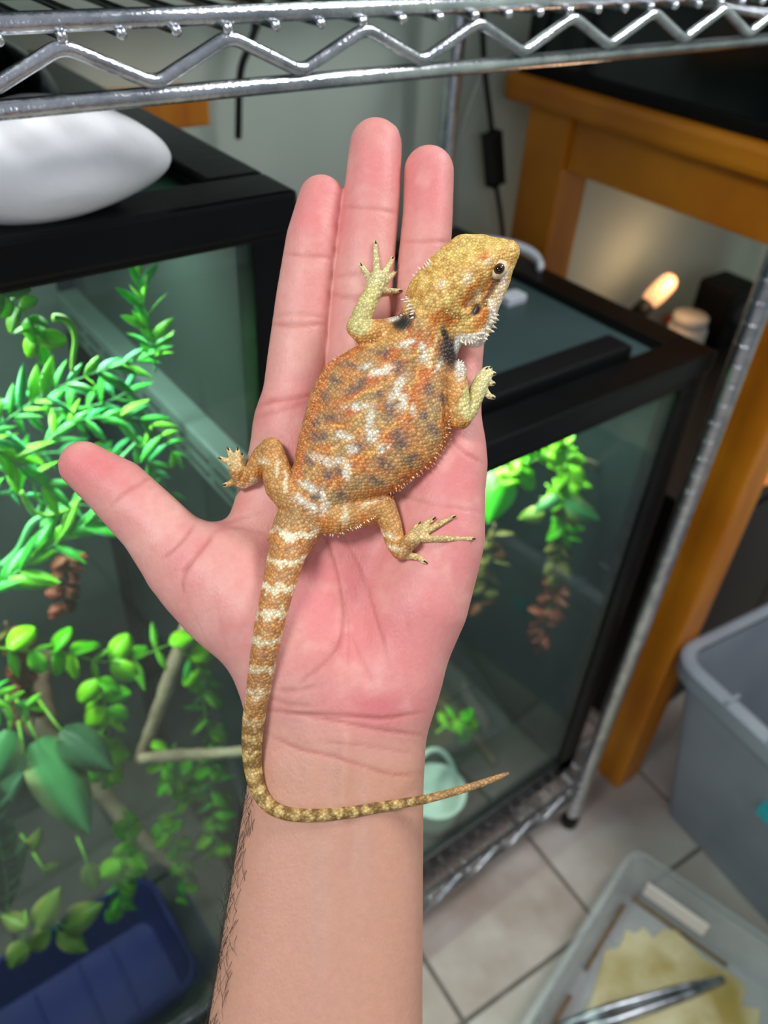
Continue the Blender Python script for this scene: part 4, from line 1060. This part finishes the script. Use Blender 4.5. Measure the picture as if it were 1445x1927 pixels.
# plane under the body, from the palm
smp = [(u, v, surf(u, v)) for u in range(560, 860, 30) for v in range(500, 960, 30)]
smp = np.array([s for s in smp if s[2] is not None])
co, *_ = np.linalg.lstsq(np.c_[smp[:, 0] - 720, smp[:, 1] - 760, np.ones(len(smp))], smp[:, 2], rcond=None)
def base(u, v): return co[0] * (u - 720) + co[1] * (v - 760) + co[2]
def at_depth(u, v, d): return np.array([(u - PX) / FPX * d, -(v - PY) / FPX * d, -d])
def Z(u, v, w): return at_depth(u, v, base(u, v) - w)
def pr(u, v, r): return r * base(u, v) / FPX
def onskin(u, v, r_mm, sink=0.25):
    s = surf(u, v, 8)
    return at_depth(u, v, (s if s is not None else base(u, v)) - r_mm * (1 - sink))
HL = 0.46
lf = Field((-62, -122, -300), (50, 100, -238), HL)
F = lf.empty()
# trunk: flattened section along the spine axis
AX0 = np.array([805.0, 590.0]); AXD = np.array([-0.511, 0.859]); AXN = np.array([0.859, 0.511])
tt = [-30, 20, 63, 100, 137, 194, 256, 326, 394, 434, 480, 520]
nl = [-30, -26, -24, -46, -80, -109, -104, -84, -60, -50, -42, -38]
nr_ = [42, 82, 94, 105, 126, 155, 150, 119, 62, 46, 42, 38]
hh = [6.5, 7.0, 7.8, 8.5, 9.0, 9.6, 9.6, 8.8, 7.6, 7.0, 6.6, 6.2]
pA, pB = Z(*AX0, 0), Z(*(AX0 + AXD * 460), 0)
mmpx = np.linalg.norm(pB - pA) / 460.0
ex = (pB - pA) / np.linalg.norm(pB - pA)
nvec = Z(*(AX0 + AXN * 100 + AXD * 200), 0) - Z(*(AX0 + AXD * 200), 0); nvec -= ex * (nvec @ ex); nvec /= np.linalg.norm(nvec)
wv = np.cross(ex, nvec); wv = wv if wv[2] > 0 else -wv
X, Y, ZZ = lf.coords((slice(None),) * 3)
dx, dy, dz = X - pA[0], Y - pA[1], ZZ - pA[2]
T_ = ((dx * ex[0] + dy * ex[1] + dz * ex[2]) / mmpx)
Nn = (dx * nvec[0] + dy * nvec[1] + dz * nvec[2])
Ww = (dx * wv[0] + dy * wv[1] + dz * wv[2])
a_l = np.interp(T_, tt, nl).astype(np.float32) * mmpx; a_r = np.interp(T_, tt, nr_).astype(np.float32) * mmpx
hgt = np.interp(T_, tt, hh).astype(np.float32)
cn = (a_l + a_r) / 2; an = (a_r - a_l) / 2
q = np.sqrt(((Nn - cn) / an) ** 2 + ((Ww - hgt * 0.72) / hgt) ** 2 + 1e-6)
body = (q - 1) * np.minimum(an, hgt) * 0.9
cap = np.maximum((tt[0] - T_) * mmpx, (T_ - tt[-1]) * mmpx)
F = np.minimum(F, np.maximum(body, cap).astype(np.float32))
del dx, dy, dz, T_, Nn, Ww, a_l, a_r, hgt, cn, an, q, body, cap
def lz(pts, k, fl=1.0):
    P = [Z(p[0], p[1], p[2]) for p in pts]; R = [pr(p[0], p[1], p[3]) for p in pts]
    lf.chain(F, P, R, k, fl)
def lz_sep(groups, k):
    """limbs joined softly to the trunk but not to one another"""
    global F
    base_f = F.copy(); res = F
    for fn in groups:
        G_ = base_f.copy(); fn(G_); res = np.minimum(res, G_)
    F = res
# neck and head
lz([(770, 665, 7, 50), (800, 600, 9, 44), (822, 570, 11, 44)], 4)
lz([(826, 562, 12, 44), (862, 530, 14, 42), (905, 500, 14, 34), (945, 478, 12, 21), (960, 470, 10.5, 12)], 3)
lz([(797, 545, 9.5, 27), (830, 505, 11, 28), (872, 470, 12, 27), (905, 462, 12, 20), (955, 468, 11, 11)], 4)
lz([(880, 612, 7, 28), (910, 575, 8.5, 28), (938, 525, 10, 22), (958, 482, 10.5, 13)], 4)
lz([(893, 630, 4.5, 24), (915, 600, 5, 16)], 3)
lz([(800, 570, 8, 18), (776, 562, 7, 11)], 3)
lz([(848, 604, 8, 24), (866, 618, 6, 17)], 3)
lz([(896, 506, 17.6, 10), (925, 487, 17.4, 10), (952, 476, 14.0, 7)], 2.0)      # brow over the eye
lz([(842, 470, 15.5, 9), (880, 452, 16, 9), (915, 455, 14.5, 7)], 2.0)           # far brow
lz([(858, 585, 14.5, 7), (880, 592, 12.5, 6)], 1.6)                              # ridge before the ear
# tail on palm and wrist, tip free in the air
TAIL = [(575, 955, 40), (556, 985, 39), (545, 1020, 37), (538, 1050, 35), (520, 1120, 30), (502, 1200, 27), (486, 1300, 23), (478, 1350, 21.5), (474, 1400, 19.5), (476, 1445, 17), (486, 1487, 15), (508, 1517, 13.5), (545, 1532, 12.5), (600, 1534, 11.5), (660, 1528, 10.5), (725, 1517, 9.5), (800, 1504, 8.5), (865, 1487, 7.5), (920, 1469, 6.5), (956, 1455, 3.5)]
TP = []
for u, v, r in TAIL:
    s = surf(min(u, 760), v, 12)
    TP.append([u, v, r, s])
for i in range(len(TP)):
    if TP[i][3] is None: TP[i][3] = TP[i - 1][3]
dep = [t[3] - 0.78 * t[2] * t[3] / FPX for t in TP]
dep = list(np.convolve(np.r_[dep[0], dep[0], dep, dep[-1], dep[-1]], np.ones(5) / 5, 'valid'))
dep[0] = base(575, 955) - 5.0; dep[1] = (base(556, 985) - 4.5)
for i in range(2, len(dep)): dep[i] = min(dep[i], TP[i][3] - 0.55 * TP[i][2] * TP[i][3] / FPX)
for i, (u, v, r) in enumerate(TAIL):
    if u > 790: dep[i] = dep[i - 1] - 0.6
TPT = [at_depth(u, v, d) for (u, v, r), d in zip(TAIL, dep)]
TSP = smooth_path(TPT, 4); TRD = smooth_path([np.array([r * d / FPX]) for (u, v, r), d in zip(TAIL, dep)], 4); TRD = [float(x[0]) for x in TRD]
lf.chain(F, TSP, TRD, 1.2)
# limbs
def limb(pts, k, fl=1.0, lift=0.0):
    def fn(G_):
        P = []; R = []
        for u, v, r in pts:
            rm = pr(u, v, r); P.append(onskin(u, v, rm, 0.2) + np.array([0, 0, lift])); R.append(rm)
        lf.chain(G_, P, R, k, fl)
    return fn
def limbz(pts, k):
    def fn(G_): lf.chain(G_, [Z(p[0], p[1], p[2]) for p in pts], [pr(p[0], p[1], p[3]) for p in pts], k)
    return fn
TO = {'fl': [[(700, 530), (690, 515), (679, 498)], [(709, 522), (708, 490), (706, 456)], [(718, 522), (730, 503), (739, 486)], [(722, 532), (734, 521), (743, 511)], [(718, 546), (735, 548), (752, 547)]],
      'fr': [[(906, 705), (911, 698), (915, 694)], [(912, 703), (918, 696), (923, 693)], [(918, 708), (924, 704), (930, 703)], [(917, 718), (924, 721), (929, 722)], [(908, 730), (920, 745), (929, 748)]],
      'rl': [[(440, 878), (428, 868), (415, 863)], [(442, 872), (436, 858), (430, 846)], [(450, 872), (448, 858), (447, 846)], [(456, 880), (457, 866), (456, 856)], [(442, 905), (432, 910), (422, 913)]],
      'rr': [[(770, 1010), (782, 995), (788, 986)], [(780, 1006), (798, 988), (816, 976)], [(790, 1006), (820, 990), (853, 972)], [(790, 1014), (835, 1014), (890, 1014)], [(760, 1045), (785, 1048), (800, 1058)]]}
def fleshed(chain_fn, toes, k, wz):
    def fn(G_):
        chain_fn(G_)
        for tp in toes:
            P = []; R = []
            for i, (u, v) in enumerate(tp):
                r = pr(u, v, (7.4, 6.0, 4.4)[i]); s = surf(u, v, 5)
                dd = (base(u, v) - wz) if (s is None or wz > 1) else s - r * 0.75
                P.append(at_depth(u, v, dd)); R.append(r)
            lf.chain(G_, P, R, 0.8)
    return fn
lz_sep([fleshed(limb([(770, 618, 22), (725, 628, 22), (685, 631, 22), (672, 622, 19), (690, 580, 18), (704, 552, 16), (711, 532, 17)], 0.5, 1.0, 4.6), TO['fl'], 1, 0),
        fleshed(limbz([(856, 700, 10.5, 21), (861, 745, 11.5, 21), (865, 786, 10.5, 22), (884, 770, 7.5, 16), (897, 738, 6.5, 16), (907, 714, 5.8, 14)], 0.7), TO['fr'], 1, 5.2),
        fleshed(limb([(560, 945, 34), (530, 915, 30), (517, 870, 26), (512, 846, 22), (495, 860, 20), (475, 895, 17), (458, 905, 16), (448, 885, 16)], 0.6, 1.0, 1.8), TO['rl'], 1, 0),
        fleshed(limb([(585, 968, 30), (635, 974, 33), (690, 960, 30), (720, 953, 25), (734, 985, 21), (744, 1022, 18), (752, 1036, 16), (775, 1016, 15)], 0.6, 1.0, 2.2), TO['rr'], 1, 0)], 1)
lv, lq = surface_nets(F, lf.lo, HL)
lv = relax(lv, lq, 2, 0.45)
del F, X, Y, ZZ
ln = vnormals(lv, lq)
lu, lvv = to_px(lv)
# keep the large connected piece
wu = lu + (fbm(lu / 14, lvv / 14) - .5) * 16; wvv = lvv + (fbm(lu / 14 + 31, lvv / 14 + 17) - .5) * 16
# ear: a shallow pit
ea = ell((lu - 897) * .84 + (lvv - 583) * .53, -(lu - 897) * .53 + (lvv - 583) * .84, 0, 0, 7.5, 15, 2) * (ln[:, 2] > 0)
lv = lv - ln * (1.1 * ea)[:, None]
# ------ colours
C0 = np.tile(S((172, 130, 84)), (len(lv), 1))
def paint(col, a):
    global C0
    a = np.clip(a, 0, 1)[:, None]; C0 = C0 * (1 - a) + S(col) * a
t_b = (lu - AX0[0]) * AXD[0] + (lvv - AX0[1]) * AXD[1]; n_b = (lu - AX0[0]) * AXN[0] + (lvv - AX0[1]) * AXN[1]
isb = np.clip((t_b + 10) / 30, 0, 1) * np.clip((470 - t_b) / 40, 0, 1)
nz1 = fbm(lu / 9, lvv / 9); nz2 = fbm(lu / 24 + 5, lvv / 24 + 2)
paint((188, 116, 58), np.clip(nz2 - .42, 0, 1) * 2.6 * isb)
paint((160, 134, 92), np.clip(.5 - nz2, 0, 1) * 2.6 * isb)
def blobs(lst, col, s=1.0, p=1.6, warp=True):
    uu, vv_ = (wu, wvv) if warp else (lu, lvv)
    acc = np.zeros(len(lv))
    for e in lst:
        cx, cy, rx, ry = e[:4]; a = math.radians(e[4]) if len(e) > 4 else 0
        rx, ry = rx * 1.18, ry * 1.18
        x = (uu - cx) * math.cos(a) + (vv_ - cy) * math.sin(a); y = -(uu - cx) * math.sin(a) + (vv_ - cy) * math.cos(a)
        acc = np.maximum(acc, np.exp(-((x / rx) ** 2 + (y / ry) ** 2) ** p))
    paint(col, acc * s * (ln[:, 2] > -0.2))
def strokes(lst, col, wd, s=1.0, warp=True):
    uu, vv_ = (wu, wvv) if warp else (lu, lvv)
    acc = np.zeros(len(lv))
    for pts in lst:
        d, _ = poly_dist(uu, vv_, [tuple(p) for p in smooth_path([np.array(p, float) for p in pts], 4)])
        acc = np.maximum(acc, np.exp(-(d / wd) ** 4))
    paint(col, acc * s)
# rusty fields beside the spine and along the flanks
blobs([(700, 716, 18, 9, -20), (774, 745, 14, 14), (757, 790, 20, 13, -50), (728, 828, 18, 16, -40), (665, 742, 30, 8, -30), (640, 800, 18, 8, -25), (612, 845, 14, 8, -25), (812, 655, 9, 30, 15), (785, 640, 8, 22, 20), (768, 615, 8, 22, 20), (795, 715, 12, 22, 20), (672, 868, 18, 18, -40), (632, 905, 16, 14, -35), (735, 668, 18, 9, -25), (660, 775, 16, 7, -10), (745, 690, 22, 8, -35), (825, 635, 8, 20, 20)], (190, 96, 40), .9)
strokes([[(700, 640), (655, 662), (614, 700), (594, 760), (574, 830), (556, 905)]], (196, 106, 50), 11, .75)
strokes([[(846, 770), (842, 840), (800, 892), (740, 925), (700, 940)]], (198, 94, 38), 14, .85)
strokes([[(850, 700), (846, 760), (838, 800)]], (176, 112, 56), 14, .7)
# yellow veins
strokes([[(790, 660), (750, 680), (742, 700), (730, 725), (690, 735), (655, 755)], [(790, 690), (786, 712), (770, 730), (766, 765), (752, 800), (740, 806), (712, 800)], [(720, 740), (690, 770), (650, 800), (625, 800), (620, 815)], [(742, 792), (712, 840), (690, 850), (668, 862), (640, 880)], [(700, 845), (672, 880), (640, 900), (612, 930)], [(690, 800), (640, 838), (605, 850)], [(762, 640), (745, 655), (770, 600), (782, 585)], [(820, 640), (808, 665), (800, 690)], [(610, 860), (585, 890), (575, 905)]], (226, 164, 84), 3.0, .75)
# grey violet spots
blobs([(655, 688, 16, 6, 5), (684, 688, 8, 6), (720, 665, 11, 7, 20), (672, 727, 22, 8, -30), (628, 716, 13, 6, 30), (612, 748, 10, 9), (626, 783, 14, 8), (598, 790, 7, 6), (598, 822, 16, 8), (578, 866, 9, 9), (752, 826, 13, 19, -15), (815, 808, 14, 8, 35), (795, 782, 7, 10), (722, 872, 17, 9, 30), (776, 866, 14, 10, -20), (644, 930, 9, 9), (673, 842, 9, 12, 30), (735, 770, 12, 16, 20), (750, 690, 10, 12), (712, 742, 12, 8, -20), (640, 885, 8, 8), (705, 905, 12, 6, 20), (806, 735, 10, 14), (588, 800, 6, 6), (618, 893, 9, 8), (592, 930, 10, 6), (830, 750, 8, 12)], (92, 74, 80), .8)
# chalky marks down the spine
blobs([(763, 648, 15, 7, -15), (799, 670, 8, 14, 20), (718, 700, 20, 7, -25), (748, 733, 8, 22, 25), (757, 757, 9, 12), (690, 690, 10, 6), (672, 765, 24, 6, -5), (695, 790, 7, 22, 10), (699, 820, 10, 12, -30), (646, 822, 17, 6, 15), (720, 842, 12, 6, -35), (608, 868, 20, 7, 25), (636, 868, 12, 6), (652, 888, 7, 16, 10), (578, 916, 16, 7, 20), (606, 930, 7, 14, -20), (566, 940, 14, 6, 20), (588, 955, 14, 7, 20), (660, 845, 9, 7), (612, 960, 6, 14, 20), (795, 650, 7, 8), (825, 690, 4, 14, 20), (775, 770, 5, 9)], (224, 216, 204), .95 * np.clip((fbm(lu / 6 + 3, lvv / 6 + 8) - .2) * 4, 0, 1))
paint((120, 84, 56), isb * np.clip(fbm(lu / 5 + 9, lvv / 5) - .56, 0, 1) * 2.2)
paint((206, 160, 104), isb * np.clip(.42 - fbm(lu / 5 + 19, lvv / 5 + 4), 0, 1) * 2.2)
# neck and shoulders
strokes([[(835, 622), (818, 652), (806, 690)], [(776, 590), (760, 625), (752, 640)]], (232, 206, 160), 3.5, .7)
# head
hd = np.clip(((lu - 790) * .76 - (lvv - 590) * .65 + 14) / 26, 0, 1) * (lvv < 640) * (lu > 752)
hd = np.maximum(hd, ((lu - 790) ** 2 + (lvv - 568) ** 2 < 34 ** 2) * .9 * (lvv < 590))
paint((206, 156, 84), hd)
paint((226, 190, 118), hd * np.clip(nz1 - .48, 0, 1) * 3.5)
paint((172, 120, 58), hd * np.clip(.44 - nz1, 0, 1) * 3.0)
blobs([(905, 455, 40, 16, 8), (865, 470, 18, 30, 30)], (206, 178, 100), .5)
blobs([(920, 538, 8, 22, 35), (880, 565, 10, 16, 30), (845, 600, 14, 10, 30), (905, 600, 10, 24, 25), (820, 600, 10, 18, 30), (893, 540, 7, 16, 35), (912, 482, 12, 6, -35)], (206, 104, 40), .75)
blobs([(880, 525, 8, 12, 35), (893, 560, 5, 16, 35), (832, 535, 6, 12, 30), (935, 540, 5, 18, 25), (918, 495, 8, 4, -40)], (232, 208, 184), .6)
strokes([[(938, 520), (922, 550), (910, 570)]], (96, 62, 38), 6, .85)
strokes([[(950, 515), (944, 545), (932, 585), (922, 615)]], (226, 204, 190), 6, .75)
blobs([(905, 643, 26, 11, -20), (880, 640, 18, 8)], (228, 212, 206), .95, 2, False)
paint((60, 28, 26), ea)
strokes([[(925, 565), (925, 590), (915, 618), (895, 634), (866, 636)]], (236, 228, 222), 5, .7)
# limbs
arm = np.clip(1.2 - np.minimum(poly_dist(lu, lvv, [(745, 628), (683, 632), (672, 620), (690, 580), (705, 550)])[0], poly_dist(lu, lvv, [(862, 735), (866, 786), (880, 770), (896, 735)])[0]) / 26, 0, 1)
dl = poly_dist(lu, lvv, [(742, 624), (685, 631), (672, 622), (690, 580)])[0]; dr = poly_dist(lu, lvv, [(860, 716), (862, 745), (866, 786), (884, 770)])[0]
paint((202, 146, 84), np.clip((23 - dl) / 3, 0, 1) * .95); paint((198, 140, 78), np.clip((20 - dr) / 3, 0, 1) * .95)
blobs([(700, 640, 4, 16), (722, 632, 4, 14), (852, 770, 16, 4, -10), (862, 735, 12, 3)], (226, 186, 132), .5)
frm = np.clip(1.25 - np.minimum(poly_dist(lu, lvv, [(676, 610), (700, 555), (711, 530)])[0], poly_dist(lu, lvv, [(884, 768), (896, 735), (908, 712)])[0]) / 20, 0, 1)
paint((196, 180, 122), np.clip(frm * 3, 0, 1))
allt = np.full(len(lv), 1e9)
for k in ('fl', 'fr'):
    for tp in TO[k]: allt = np.minimum(allt, poly_dist(lu, lvv, tp)[0])
paint((208, 194, 148), np.clip(2 - allt / 6, 0, 1) * .85)
allt = np.full(len(lv), 1e9)
for k in ('rl', 'rr'):
    for tp in TO[k]: allt = np.minimum(allt, poly_dist(lu, lvv, tp)[0])
paint((206, 178, 128), np.clip(2 - allt / 6, 0, 1) * .85)
leg = np.minimum(poly_dist(lu, lvv, [(530, 915), (512, 846), (475, 895), (455, 905)])[0], poly_dist(lu, lvv, [(625, 985), (690, 962), (722, 955), (745, 1025)])[0])
lg = np.clip(1.6 - leg / 24, 0, 1)
paint((186, 132, 76), lg * .8)
blobs([(497, 868, 10, 5, 30), (470, 912, 18, 7, -25), (728, 1005, 16, 5, 10), (740, 1030, 14, 5, 10), (700, 945, 20, 5, -20), (650, 968, 6, 16), (520, 880, 4, 14), (538, 905, 4, 18)], (232, 212, 180), .75)
blobs([(485, 890, 9, 8), (462, 905, 10, 7)], (186, 110, 44), .7)
blobs([(690, 975, 14, 8), (610, 985, 16, 12)], (206, 112, 40), .6)
blobs([(757, 607, 18, 14, -20), (775, 594, 7, 7)], (38, 36, 38), 1.0, 2.5, False)
blobs([(849, 662, 20, 30, -12), (838, 632, 7, 18, -20)], (42, 30, 30), 1.0, 2.5, False)
blobs([(868, 690, 9, 22, 8), (862, 650, 6, 14), (868, 672, 7, 12), (740, 600, 10, 4, -10)], (226, 220, 214), .8, 1.6, False)
# tail rings
td, tp_ = poly_dist(lu, lvv, [(t[0], t[1]) for t in TAIL[1:]])
ist = np.clip((lvv - 985) / 20, 0, 1) * (td < 48)
tl = sum(math.dist(a[:2], b[:2]) for a, b in zip(TAIL[1:], TAIL[2:]))
sl = tp_ * tl + (fbm(lu / 10, lvv / 10) - .5) * 34 + (np.abs(td) / 40) ** 2 * 16 + (lu - np.interp(lvv, [1000, 1300], [552, 486])) * .18
late = np.clip((sl - 330) / 110, 0, 1)
paint((184, 122, 68), ist * .9)
paint((202, 160, 104), ist * np.clip(nz1 - .5, 0, 1) * 2)
paint((158, 122, 72), ist * late)
ring = 0.5 + 0.5 * np.cos((sl - 26) / 51.0 * 2 * math.pi)
paint((226, 212, 184), ist * np.clip((ring - .66) * 4, 0, 1) * (1 - late) * np.clip(1.15 - sl / 560, .5, 1) * np.clip((fbm(lu / 6, lvv / 6 + 5) - .15) * 4, .45, 1))
paint((134, 104, 96), ist * ell(ring, 0, 0.0, 0, .25, 1) * (1 - late) * .45 * np.clip(nz1 * 2 - .5, 0, 1))
ring2 = 0.5 + 0.5 * np.cos(sl / 33.0 * 2 * math.pi)
paint((112, 84, 42), ist * late * np.clip((ring2 - .5) * 3, 0, 1) * .8)
paint((200, 172, 116), ist * late * np.clip((.4 - ring2) * 3, 0, 1) * .7)
paint((172, 128, 84), np.clip((lu - 780) / 60, 0, 1) * (lvv > 1400) * .8)
paint((206, 188, 164), np.clip((-ln[:, 2] - .25) * 2, 0, 1))      # pale belly
tailm = np.clip((lvv - 960) / 60, 0, 1)
m, nt, b, out = new_mat('lizard_skin'); N, L = nt.nodes, nt.links
at = N.new('ShaderNodeVertexColor'); at.layer_name = 'pigment'
tc = N.new('ShaderNodeTexCoord')
vo = N.new('ShaderNodeTexVoronoi'); vo.feature = 'F1'; vo.inputs['Scale'].default_value = 880; vo.inputs['Randomness'].default_value = 0.55; L.new(tc.outputs['Object'], vo.inputs['Vector'])
ve = N.new('ShaderNodeTexVoronoi'); ve.feature = 'DISTANCE_TO_EDGE'; ve.inputs['Scale'].default_value = 880; ve.inputs['Randomness'].default_value = 0.55; L.new(tc.outputs['Object'], ve.inputs['Vector'])
r1 = N.new('ShaderNodeMapRange'); r1.inputs['From Min'].default_value = 0.0; r1.inputs['From Max'].default_value = 0.22; r1.inputs['To Min'].default_value = 0.60; r1.inputs['To Max'].default_value = 1.06; L.new(ve.outputs['Distance'], r1.inputs[0])
mx = N.new('ShaderNodeMixRGB'); mx.blend_type = 'MULTIPLY'; mx.inputs[0].default_value = 1.0; L.new(at.outputs['Color'], mx.inputs[1]); L.new(r1.outputs[0], mx.inputs[2])
hs = N.new('ShaderNodeSeparateColor'); L.new(vo.outputs['Color'], hs.inputs[0])
r2 = N.new('ShaderNodeMapRange'); r2.inputs['To Min'].default_value = 0.78; r2.inputs['To Max'].default_value = 1.28; L.new(hs.outputs[0], r2.inputs[0])
mx2 = N.new('ShaderNodeMixRGB'); mx2.blend_type = 'MULTIPLY'; mx2.inputs[0].default_value = 1.0; L.new(mx.outputs[0], mx2.inputs[1]); L.new(r2.outputs[0], mx2.inputs[2])
L.new(mx2.outputs[0], b.inputs['Base Color'])
b.inputs['Roughness'].default_value = 0.5; b.inputs['Specular IOR Level'].default_value = 0.35
sq = N.new('ShaderNodeMath'); sq.operation = 'MULTIPLY'; sq.inputs[1].default_value = -1.0; L.new(vo.outputs['Distance'], sq.inputs[0])
bp = N.new('ShaderNodeBump'); bp.inputs['Strength'].default_value = 0.75; bp.inputs['Distance'].default_value = 0.0006; L.new(sq.outputs[0], bp.inputs['Height']); L.new(bp.outputs[0], b.inputs['Normal'])
M['lizard'] = m
C0 = np.clip(C0 * np.array([1.20, 1.24, 1.12]), 0, .92)
lorg = world_mm(np.array([Z(660, 880, 0)]))[0]
LZ = thing('bearded_dragon', Vector(lorg.tolist()), 'orange and tan bearded dragon lying across the open hand with its tail over the wrist', 'lizard')
organic('lizard_body', lv, lq, M['lizard'], LZ, lorg, {'pigment': C0})
# eye with lid ring
# nearest lizard surface under a spot
def lsurf(u, v, r=5):
    m_ = (np.abs(lu - u) < r) & (np.abs(lvv - v) < r) & (ln[:, 2] > -.1)
    return float((-lv[m_, 2]).min()) if m_.any() else base(u, v) - 8
def ball(name, u, v, rpx, sink, m, parent, sc=(1, 1, 1), rot=0.0):
    d = lsurf(u, v); r = rpx * d / FPX; c = at_depth(u, v, d + sink * r)
    bm = bmesh.new(); bmesh.ops.create_uvsphere(bm, u_segments=20, v_segments=12, radius=1.0)
    for q in bm.verts:
        x, y, z = q.co.x * sc[0] * r, q.co.y * sc[1] * r, q.co.z * sc[2] * r
        p = c + np.array([x * math.cos(rot) - y * math.sin(rot), x * math.sin(rot) + y * math.cos(rot), z])
        q.co = Vector(world_mm(p[None])[0].tolist())
    return from_bm(name, bm, m, parent, True), c, r
M['eyelid'] = mat('eyelid', (232, 212, 176), 0.55, (206, 172, 124), 900)
M['eye'] = mat('eye_brown', (70, 44, 26), 0.12)
M['pupil'] = mat('pupil_black', (6, 5, 5), 0.06)
e_, ec, er = ball('eyelid', 938, 507, 20.5, 0.45, M['eyelid'], LZ, (1.0, .82, .7), 0.75)
e2_, _, _ = ball('eyeball', 939, 506, 12, 0.1, M['eye'], LZ, (1, .85, .75), 0.75)
def ball_at(name, p, r, m, parent, sc=(1, 1, 1), rot=0.0):
    bm = bmesh.new(); bmesh.ops.create_uvsphere(bm, u_segments=16, v_segments=10, radius=1.0)
    for q in bm.verts:
        x, y, z = q.co.x * sc[0] * r, q.co.y * sc[1] * r, q.co.z * sc[2] * r
        w_ = p + np.array([x * math.cos(rot) - y * math.sin(rot), x * math.sin(rot) + y * math.cos(rot), z])
        q.co = Vector(world_mm(w_[None])[0].tolist())
    return from_bm(name, bm, m, parent, True)
pd = -ec[2] - 0.8 * er * 0.8
eye_top = -ec[2] - 0.62 * er
ball_at('iris', at_depth(939, 506, eye_top + 0.15), 10 * eye_top / FPX, M['eye'], e2_, (1, .9, .55), 0.75)
ball_at('pupil', at_depth(939, 506, eye_top - 0.75), 6.5 * eye_top / FPX, M['pupil'], e2_, (1, 1, .5))
ball_at('ear_drum', at_depth(897, 583, lsurf(897, 583) + 0.5), 11 * lsurf(897, 583) / FPX, mat('ear_dark', (52, 22, 20), 0.4), LZ, (.55, 1.2, .3), -0.5)
def near_vertex(u, v, zmin=-0.25):
    q_ = (lu - u) ** 2 + (lvv - v) ** 2 + np.where(ln[:, 2] < zmin, 1e5, 0)
    return int(np.argmin(q_))
def spikes(name, lines, step, length, wid, m, lift=0.25, out=None):
    bm = bmesh.new(); r_ = random.Random(2)
    for pts in lines:
        pp = smooth_path([np.array(p, float) for p in pts], 6); acc = 0.0
        for a, b_ in zip(pp, pp[1:]):
            acc += float(np.hypot(*(b_ - a)))
            while acc > step:
                acc -= step
                i = near_vertex(b_[0] + r_.uniform(-2.6, 2.6), b_[1] + r_.uniform(-2.6, 2.6))
                p, n = lv[i], ln[i]
                d = n + np.array([0, 0, lift])
                if out is not None:
                    o2 = np.array([b_[0] - out[0], -(b_[1] - out[1]), 0.0]); d = d * .5 + o2 / np.linalg.norm(o2)
                d /= np.linalg.norm(d)
                L0 = length * r_.uniform(.5, 1.25)
                W = [Vector(x.tolist()) for x in world_mm(np.array([p - d * .35, p + d * L0 * .5, p + d * L0]))]
                add_tube(bm, W, [wid / 1000, wid * .62 / 1000, 0.00005], 6)
    o = from_bm(name, bm, m, LZ, True); return tag(o, kind='stuff')
M['spike_white'] = mat('white_spikes', (238, 226, 208), 0.5)
M['spike_tan'] = mat('yellow_bumps', (216, 186, 128), 0.5)
M['spike_orange'] = mat('tan_spikes', (222, 150, 84), 0.5, (238, 206, 164), 400)
spikes('side_spikes', [[(716, 632), (655, 660), (612, 700), (590, 760), (570, 830), (553, 900), (545, 935)], [(662, 655), (618, 692), (596, 752), (577, 822), (560, 890)]], 5.5, .95, .34, M['spike_orange'])
spikes('side_spikes', [[(848, 750), (848, 800), (836, 850), (790, 900), (735, 935), (690, 945)], [(842, 800), (828, 846), (786, 892), (735, 926)]], 5.5, 1.0, .36, M['spike_orange'])
spikes('beard_spikes', [[(934, 580), (928, 610), (918, 630), (896, 640), (864, 640)], [(930, 575), (922, 603), (912, 622), (890, 632)]], 6.5, 1.8, .58, M['spike_white'], .2)
spikes('head_spikes', [[(762, 548), (764, 565), (772, 585), (780, 600)], [(776, 525), (786, 512), (800, 500), (812, 490)], [(770, 552), (772, 570), (780, 588)]], 6.5, 1.3, .5, M['spike_white'], .1, (830, 560))
spikes('crest_spikes', [[(833, 575), (845, 588), (858, 598), (872, 592), (884, 588)], [(930, 548), (920, 562), (908, 572)]], 7.0, .45, .5, M['spike_tan'], .4)
spikes('thigh_spikes', [[(602, 1006), (640, 1004), (680, 985), (706, 972)], [(842, 815), (846, 790)]], 5.0, .9, .32, M['spike_white'])
spikes('shoulder_spikes', [[(866, 668), (872, 690), (868, 708)], [(862, 672), (866, 694)], [(742, 600), (752, 596), (764, 590)]], 4.0, .8, .36, M['spike_white'])
M['claw'] = mat('dark_claw', (34, 22, 24), 0.35)
def claw(u, v, du, dv, key):
    i = near_vertex(u, v, -0.6); p = lv[i] - np.array([0, 0, .3])
    d = np.array([du, -dv, 0.0]); d /= np.linalg.norm(d)
    W = [Vector(x.tolist()) for x in world_mm(np.array([p - d * .5, p + d * .3 + np.array([0, 0, .35]), p + d * .65 + np.array([0, 0, .25]), p + d * 1.0 + np.array([0, 0, -.1])]))]
    bm = bmesh.new(); add_tube(bm, W, [.00036, .0003, .0002, .00004], 7)
    return from_bm('claw', bm, M['claw'], LZ, True)
for k in ('fl', 'rl', 'rr', 'fr'):
    for tp in TO[k]:
        (u0, v0), (u1, v1) = tp[1], tp[2]; claw(u1, v1, u1 - u0, v1 - v0, k)
